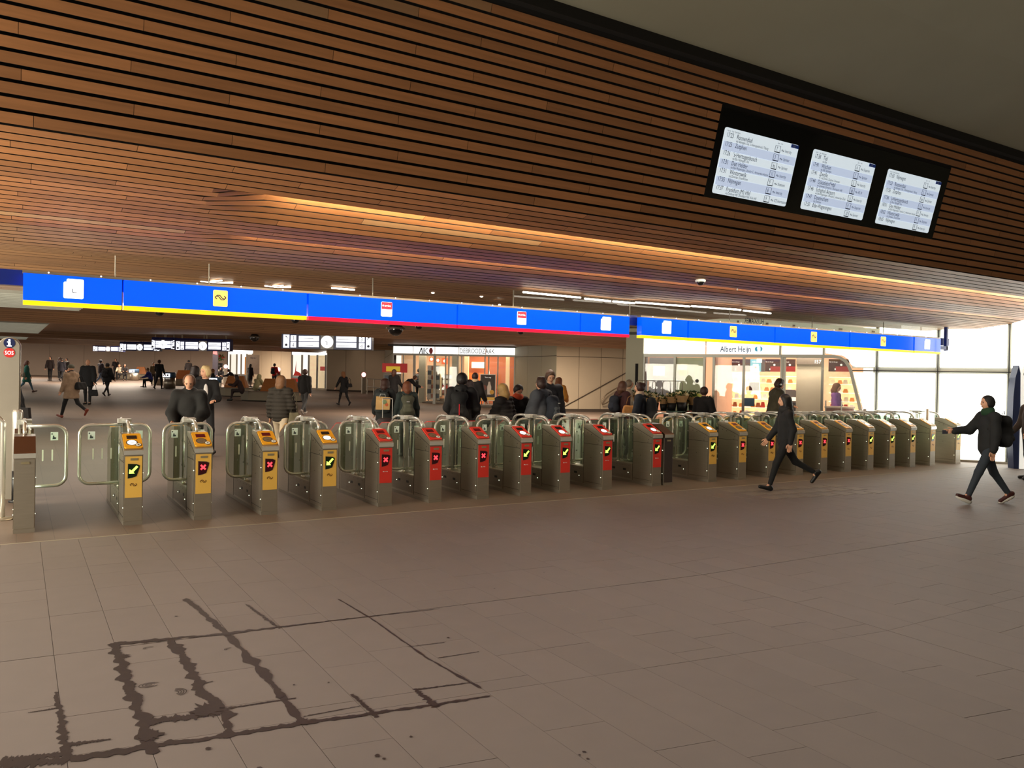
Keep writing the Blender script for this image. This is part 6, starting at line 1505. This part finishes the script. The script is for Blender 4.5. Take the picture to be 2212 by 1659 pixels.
hboard(258, 345, 756, 760, 46, 46, .42, 'third hanging departure board, half hidden behind the second')
hboard(200, 266, 758, 761, 62, 62, .42, 'farthest hanging departure board at left')
# poster stands, ticket machine, flowers
def stand(x, y, label, kind):
    p = at_f(x, y); r = empty('poster_stand', (p[0], p[1], fz(p[1])), KR if kind == 'yellow' else -.62); tag(r, label, 'poster stand')
    q = MB(); q.lathe([(.62, .0), (.6, .05), (.35, .12), (.1, .14)], 16); q.v = [(a, b*.5, c) for a, b, c in q.v]; q.build('foot', mat('stand_foot', (92, 84, 74), .6), r, True)
    w_, h0, h1 = (.42, .35, 1.62) if kind == 'yellow' else (.38, .32, 1.6)
    q = MB(); q.box(-w_, w_, -.02, .02, h0, h1); q.build('frame', mat('stand_frame', (196, 190, 178), .4, .3), r)
    q = MB(); q.box(-w_+.03, w_-.03, -.026, -.02, h0+.03, h1-.03); q.build('poster_sheet', mat('poster_cream', (246, 222, 168), .5, 0, .06, 4, emit=.2) if kind == 'yellow' else mat('poster_brown', (58, 46, 38), .5), r)
    q = MB(); q.box(-.3, -.26, -.01, .01, .08, h0); q.box(.26, .3, -.01, .01, .08, h0); q.build('stand_leg', BLACK, r)
    if kind == 'yellow':
        cols = [(214, 180, 80), (90, 140, 90), (110, 70, 50), (120, 140, 170), (60, 60, 64), (200, 90, 50)]
        for i, c in enumerate(cols):
            q = MB(); a = -.2+.19*(i % 3); b = .95-.33*(i//3); q.box(a, a+.13, -.032, -.026, b, b+.25); q.build('printed_picture', mat('print_%d' % i, c, .5, 0, .3, 20), r)
        t = text('Lunch Lekker', .12, .9, 'CENTER'); lay(t, 0, -.028, 1.42); t.merge(lay(text('voor iedereen', .07, .9, 'CENTER'), 0, -.028, 1.3)); t.build('printed_heading', mat('print_ink', (60, 44, 30), .5), r)
    else:
        t = text('Die farbe', .09, .9, 'CENTER'); t = text('Vers sap', .1, .9, 'CENTER'); lay(t, 0, -.028, 1.42); t.build('printed_heading', PT, r)
        q = MB(); q.prism([(-.02, .62), (.16, .62), (.17, 1.0), (.13, 1.12), (.11, 1.24), (.03, 1.24), (.01, 1.12), (-.03, 1.0)], -.032, -.026, 'y'); q.build('bottle_print', mat('bottle_print', (220, 206, 190), .5), r, fix=True)
        q = MB(); q.disc((.2, -.034, .74), .11, 16); q.build('orange_print', mat('orange_print', (214, 160, 60), .5), r)
        q = MB(); q.disc((-.18, -.028, .95), .13, 16); q.build('brown_print', mat('brown_print', (120, 60, 40), .5), r)
        q = MB(); q.box(-w_+.03, w_-.03, -.033, -.026, h0+.03, h0+.17); q.build('yellow_strip', mat('yellow_print', (226, 176, 70), .5), r)
stand(937, 871, 'cream poster stand with small product pictures before the news shop', 'yellow')
stand(1053, 880, 'dark brown poster stand showing a bottle and orange before the bread shop', 'brown')
p = at_f(842, 872); r = empty('vending_kiosk', (p[0], p[1], fz(p[1])), KR); tag(r, 'grey kiosk machine with red and yellow header left of the news shop', 'kiosk')
q = MB(); q.box(-.35, .45, 0, .5, 0, 1.5); q.build('body', mat('kiosk_grey', (150, 146, 136), .5), r)
q = MB(); q.box(-.4, .85, -.05, .0, 1.55, 2.0); q.build('header', mat('kiosk_red', (190, 44, 40), .5, emit=.15), r); q = MB(); q.box(-.2, .5, -.06, -.05, 1.6, 1.85); q.build('header_print', mat('kiosk_yellow', (240, 206, 60), .5, emit=.2), r)
q = MB(); q.box(-.28, .36, -.02, 0, 1.0, 1.4); q.build('screen', mat('kiosk_screen', (60, 76, 90), .2), r)
# railing by the wall
q = MB(); pts = [at_f(x, 860) for x in (793, 803, 835)]
a, b = at_f(793, 852), at_f(838, 858)
for t in (0, .33, .66, 1): c = a+(b-a)*t; z = fz(c[1]); q.tube([(c[0], c[1], z), (c[0], c[1], z+1.0)], .03, 6)
for h_ in (1.0, .5): q.tube([(a[0], a[1], fz(a[1])+h_), (b[0], b[1], fz(b[1])+h_)], .03, 6)
o = q.build('guard_rail', STEELD); tag(o, 'steel guard rail by the beige wall left of the kiosk machine', 'railing')
# call posts with red lamps
RL = mat('red_lamp', (255, 200, 200), .4, emit=3, ecol=(255, 150, 150), var=.01)
for x, y, yt, lab in [(785, 850, 806, 'check-in post with glowing red lamp before the wide beige wall'), (601, 838, 795, 'post with glowing red lamp right of the red jacket'), (487, 832, 789, 'post with glowing red lamp behind the seated man')]:
    p = at_f(x, y); D = depth(p); hh = (y-yt)*D/F; r = empty('check_in_post', (p[0], p[1], fz(p[1]))); tag(r, lab, 'post', 'check-in posts with red lamps')
    q = MB(); q.box(-.12, .12, -.08, .08, 0, hh-.25); q.build('column', STEELD, r); q = MB(); q.ell((0, 0, hh-.1), (.15, .1, .15), 12, 8); q.build('lamp', RL, r, True)
# white notice board, banner, red flower column, pushchair frame
p = at_f(546, 835); r = empty('notice_board', (p[0], p[1], fz(p[1])), -.5); tag(r, 'large white notice board before the farthest shops', 'board'); q = MB(); q.box(-.45, .45, 0, .05, .9, 2.35); q.build('sheet', mat('notice_white', (196, 182, 164), .6), r); q = MB(); q.box(-.45, -.4, 0, .05, 0, .9); q.box(.4, .45, 0, .05, 0, .9); q.build('board_leg', STEELD, r); lay(text('MENU', .16, 1, 'CENTER'), 0, -.01, 2.05).build('heading', INK, r)
p = at_f(464, 830); r = empty('beach_flag', (p[0], p[1], fz(p[1])), -.5); tag(r, 'curved dark banner flag with pink top behind the seated people', 'flag'); q = MB(); q.prism([(-.2, .5), (.2, .5), (.2, 2.3), (.1, 2.75), (-.12, 3.0), (-.2, 2.95)], 0, .02, 'y'); q.build('cloth', mat('flag_dark', (34, 28, 40), .7), r, fix=True); q = MB(); q.prism([(-.17, 2.35), (.17, 2.3), (.1, 2.65), (-.17, 2.9)], -.01, 0, 'y'); q.build('pink_field', mat('flag_pink', (190, 80, 84), .7), r, fix=True); q = MB(); q.tube([(.22, .01, 0), (.22, .01, 2.4), (.1, .01, 2.85), (-.2, .01, 3.05)], .02, 6); q.build('pole', BLACK, r)
LEAF = mat('leaf_green', (64, 88, 44), .6, 0, .3, 30, rand=.3); BLOS = mat('blossom_cream', (226, 206, 160), .6, rand=.2); BLOR = mat('blossom_red', (170, 40, 46), .6, rand=.25); WRAP = mat('kraft_wrap', (190, 152, 104), .7, 0, .12, 8); TUB = mat('black_tub', (24, 22, 22), .5)
def bouquet(P, label, kind, sc=1., wrap=True, rz=0, tub=True):
    r = empty('bouquet', tuple(P), rz); tag(r, label, 'flowers', 'bouquets at the flower stand')
    if tub: q = MB(); q.lathe([(.09*sc, 0), (.12*sc, .2*sc)], 12); q.build('tub', TUB, r, True)
    if wrap: q = MB(); q.lathe([(.06*sc, .1*sc), (.17*sc, .36*sc), (.155*sc, .36*sc), (.05*sc, .12*sc)], 10); q.build('paper_wrap', WRAP, r)
    q = MB(); q2 = MB()
    for i in range(80):
        a = rng.uniform(0, 6.28); rr = rng.uniform(0, .16)*sc; z = rng.uniform(.25, .44)*sc; c = np.array([rr*math.cos(a), rr*math.sin(a), z]); d = np.array([math.cos(a)*.5, math.sin(a)*.5, .6])*.1*sc; n_ = np.array([-math.sin(a), math.cos(a), 0])*.026*sc
        q.add([c, c+d/2+n_, c+d, c+d/2-n_], [(0, 1, 2, 3)])
    q.build('foliage', LEAF, r)['kind'] = 'stuff'
    for i in range(24):
        a = rng.uniform(0, 6.28); rr = rng.uniform(0, .16)*sc; q2.ell((rr*math.cos(a), rr*math.sin(a), rng.uniform(.36, .44)*sc), (.032*sc, .032*sc, .026*sc), 7, 5)
    q2.build('blossoms', {'c': BLOS, 'r': BLOR}[kind], r)['kind'] = 'stuff'
p = at_f(400, 818)
bouquet((p[0]+.6, p[1]-12, fz(p[1]-12)+1.1), 'tall bunch of red blossoms behind the dark-haired person', 'r', 2.6, False)
pl_ = np.array([p[0]+.6, p[1]-12]); q = MB(); q.box(-.3, .3, -.3, .3, 0, 1.1); o = q.build('flower_plinth', mat('plinth_white', (214, 206, 190), .6)); o.location = (pl_[0], pl_[1], fz(pl_[1])); tag(o, 'white plinth carrying the tall red blossoms', 'plinth')
# flower stand before the supermarket
def fpos(x, off, z=0.): s, _ = onf(x, 850, off); q_ = np.array([FA[0], FA[1], 0])+fdir*s+fn*off; return (q_[0], q_[1], z)
tb = empty('flower_table', fpos(1432, -1.0), FR); tag(tb, 'steel flower trolley with glass shelf and hoop handles before the left shop window', 'table')
q = MB(); [q.tube([(x, y, 0), (x, y, 1.0)], .015, 6) for x in (-.75, .55) for y in (-.2, .25)]; q.build('frame', STEELD, tb)
q = MB(); q.box(-.8, .6, -.25, .3, .98, 1.0); q.build('shelf', mat('glass_green_shelf', (110, 140, 124), .2, .1), tb); q = MB(); q.box(-.8, .6, -.25, .3, .4, .42); q.build('shelf', STEELD, tb)
for x in (-.6, .12): q = MB(); q.tube([(x-.2, .25, 1.0), (x-.2, .25, 1.72), (x-.15, .25, 1.78), (x+.28, .25, 1.78), (x+.33, .25, 1.72), (x+.33, .25, 1.0)], .012, 6); q.build('hoop_handle', STEELD, tb, True)
i = 0
flab = ['first from the left on the flower trolley', 'second from the left on the flower trolley', 'third from the left on the flower trolley', 'fourth from the left on the flower trolley', 'fifth from the left on the flower trolley', 'rightmost on the flower trolley']
for k in range(6):
    P_ = np.array(fpos(1432, -1.0))+fdir*(-.68+.235*k)+fn*rng.uniform(-.08, .12); bouquet((P_[0], P_[1], 1.0), 'wrapped cream bouquet, '+flab[k], 'c', rng.uniform(.85, 1.15))
ds = empty('display_steps', fpos(1478, -1.1), FR); tag(ds, 'slanted grey display crates for flowers right of the trolley', 'display')
for k, (x0, z, y) in enumerate([(-.62, .3, -.4), (-.5, .62, -.1)]): q = MB(); q.prism([(y, 0), (y+.4, 0), (y+.4, z+.12), (y, z)], x0, x0+.55); q.build('crate', mat('crate_grey', (112, 104, 100), .6), ds)
q = MB(); q.prism([(-.4, 0), (.25, 0), (.35, .85), (.2, .95)], .55, .62); q.prism([(-.4, 0), (.25, 0), (.35, .85), (.2, .95)], -.05, .02); q.build('side_cheek', mat('cheek_grey', (150, 138, 134), .5), ds)
q = MB(); q.box(.0, .58, -.15, .2, .28, .34); q.box(.0, .58, -.0, .3, .62, .68); q.build('step_board', TUB, ds)
for k, (dx, dy, z, kd, lb) in enumerate([(.15, 0, .34, 'c', 'wrapped bouquet on the lower display step'), (.42, 0.02, .34, 'c', 'pale bouquet at right on the lower display step'), (.14, .14, .68, 'r', 'red roses at left on the upper display step'), (.42, .15, .68, 'r', 'red and pink roses at right on the upper display step')]):
    P_ = np.array(fpos(1478, -1.1))+fdir*dx+fn*dy; bouquet((P_[0], P_[1], z), lb, kd, .75)
sh2 = empty('flower_shelf', fpos(1478, -.45), FR); tag(sh2, 'raised black ledge of flower buckets against the shop window', 'shelf'); q = MB(); q.box(-.5, .75, -.2, .2, .0, .88); q.build('plinth_body', TUB, sh2)
for k, (dx, kd, sc, lb) in enumerate([(-.38, 'r', 1.0, 'pink and red bouquet at the left of the black ledge'), (-.05, 'c', 1.25, 'big green and cream bouquet in the middle of the black ledge'), (.28, 'c', 1.35, 'large white bouquet in kraft paper at right of the black ledge'), (.6, 'c', 1.1, 'tall paper-wrapped bouquet next to the woman in black')]):
    P_ = np.array(fpos(1478, -.45))+fdir*dx; bouquet((P_[0], P_[1], .88), lb, kd, sc)
q = MB(); q.prism([(-.1, 0), (.1, 0), (.12, .22), (0, .26), (-.12, .22)], -.01, .01, 'y'); o = q.build('price_sign', mat('price_green', (196, 200, 70), .5), fix=True); o.location = tuple(np.array(fpos(1507, -.6))+[0, 0, 1.2]); o.rotation_euler = (0, 0, FR); tag(o, 'yellow-green price shield beside the woman in black', 'sign')
# market trolley items inside right doors: small house and bag of treats
for x, y, c, lb in [(1629, 834, (96, 44, 36), 'small brown wooden crate display behind the glass door'), (1618, 868, (96, 130, 160), 'pale blue round-printed sticker board on the glass door')]:
    s_, z_ = onf(x, y, -.1 if c[2] > 100 else .6); q = MB(); q.box(-.13, .13, 0, .03, -.12, .1); o = q.build('display_item', [mat('item_%d' % x, c, .5)]); pp = np.array([FA[0], FA[1], 0])+fdir*s_+fn*(-.06 if c[2] > 100 else .6); o.location = (pp[0], pp[1], z_); o.rotation_euler = (0, 0, FR); tag(o, lb, 'display')
P = person('person almost hidden behind the help post, holding a dark tote bag', by(14, 15.2), 1.72, 0, STAND, ((5, 8, 10), (5, 14, 10)), (26, 24, 26), (24, 24, 26), hair='short', hc=(40, 30, 26), puff=.01)
r = empty('tote_bag', tuple(at_d(50, 892, 15.1)), -.5); tag(r, 'dark tote bag sticking out beside the help post at far left', 'bag')
m = MB(); m.prism([(-.16, -.1), (.13, -.1), (.11, .1), (-.14, .1)], -.05, .05, 'y'); m.build('bag_body', cm((26, 20, 20)), r, fix=True)
m = MB(); m.tube([(-.09, 0, .1), (-.16, 0, .34), (-.13, 0, .36), (.02, 0, .1)], .008, 6); m.build('handle', cm((26, 20, 20)), r, True)
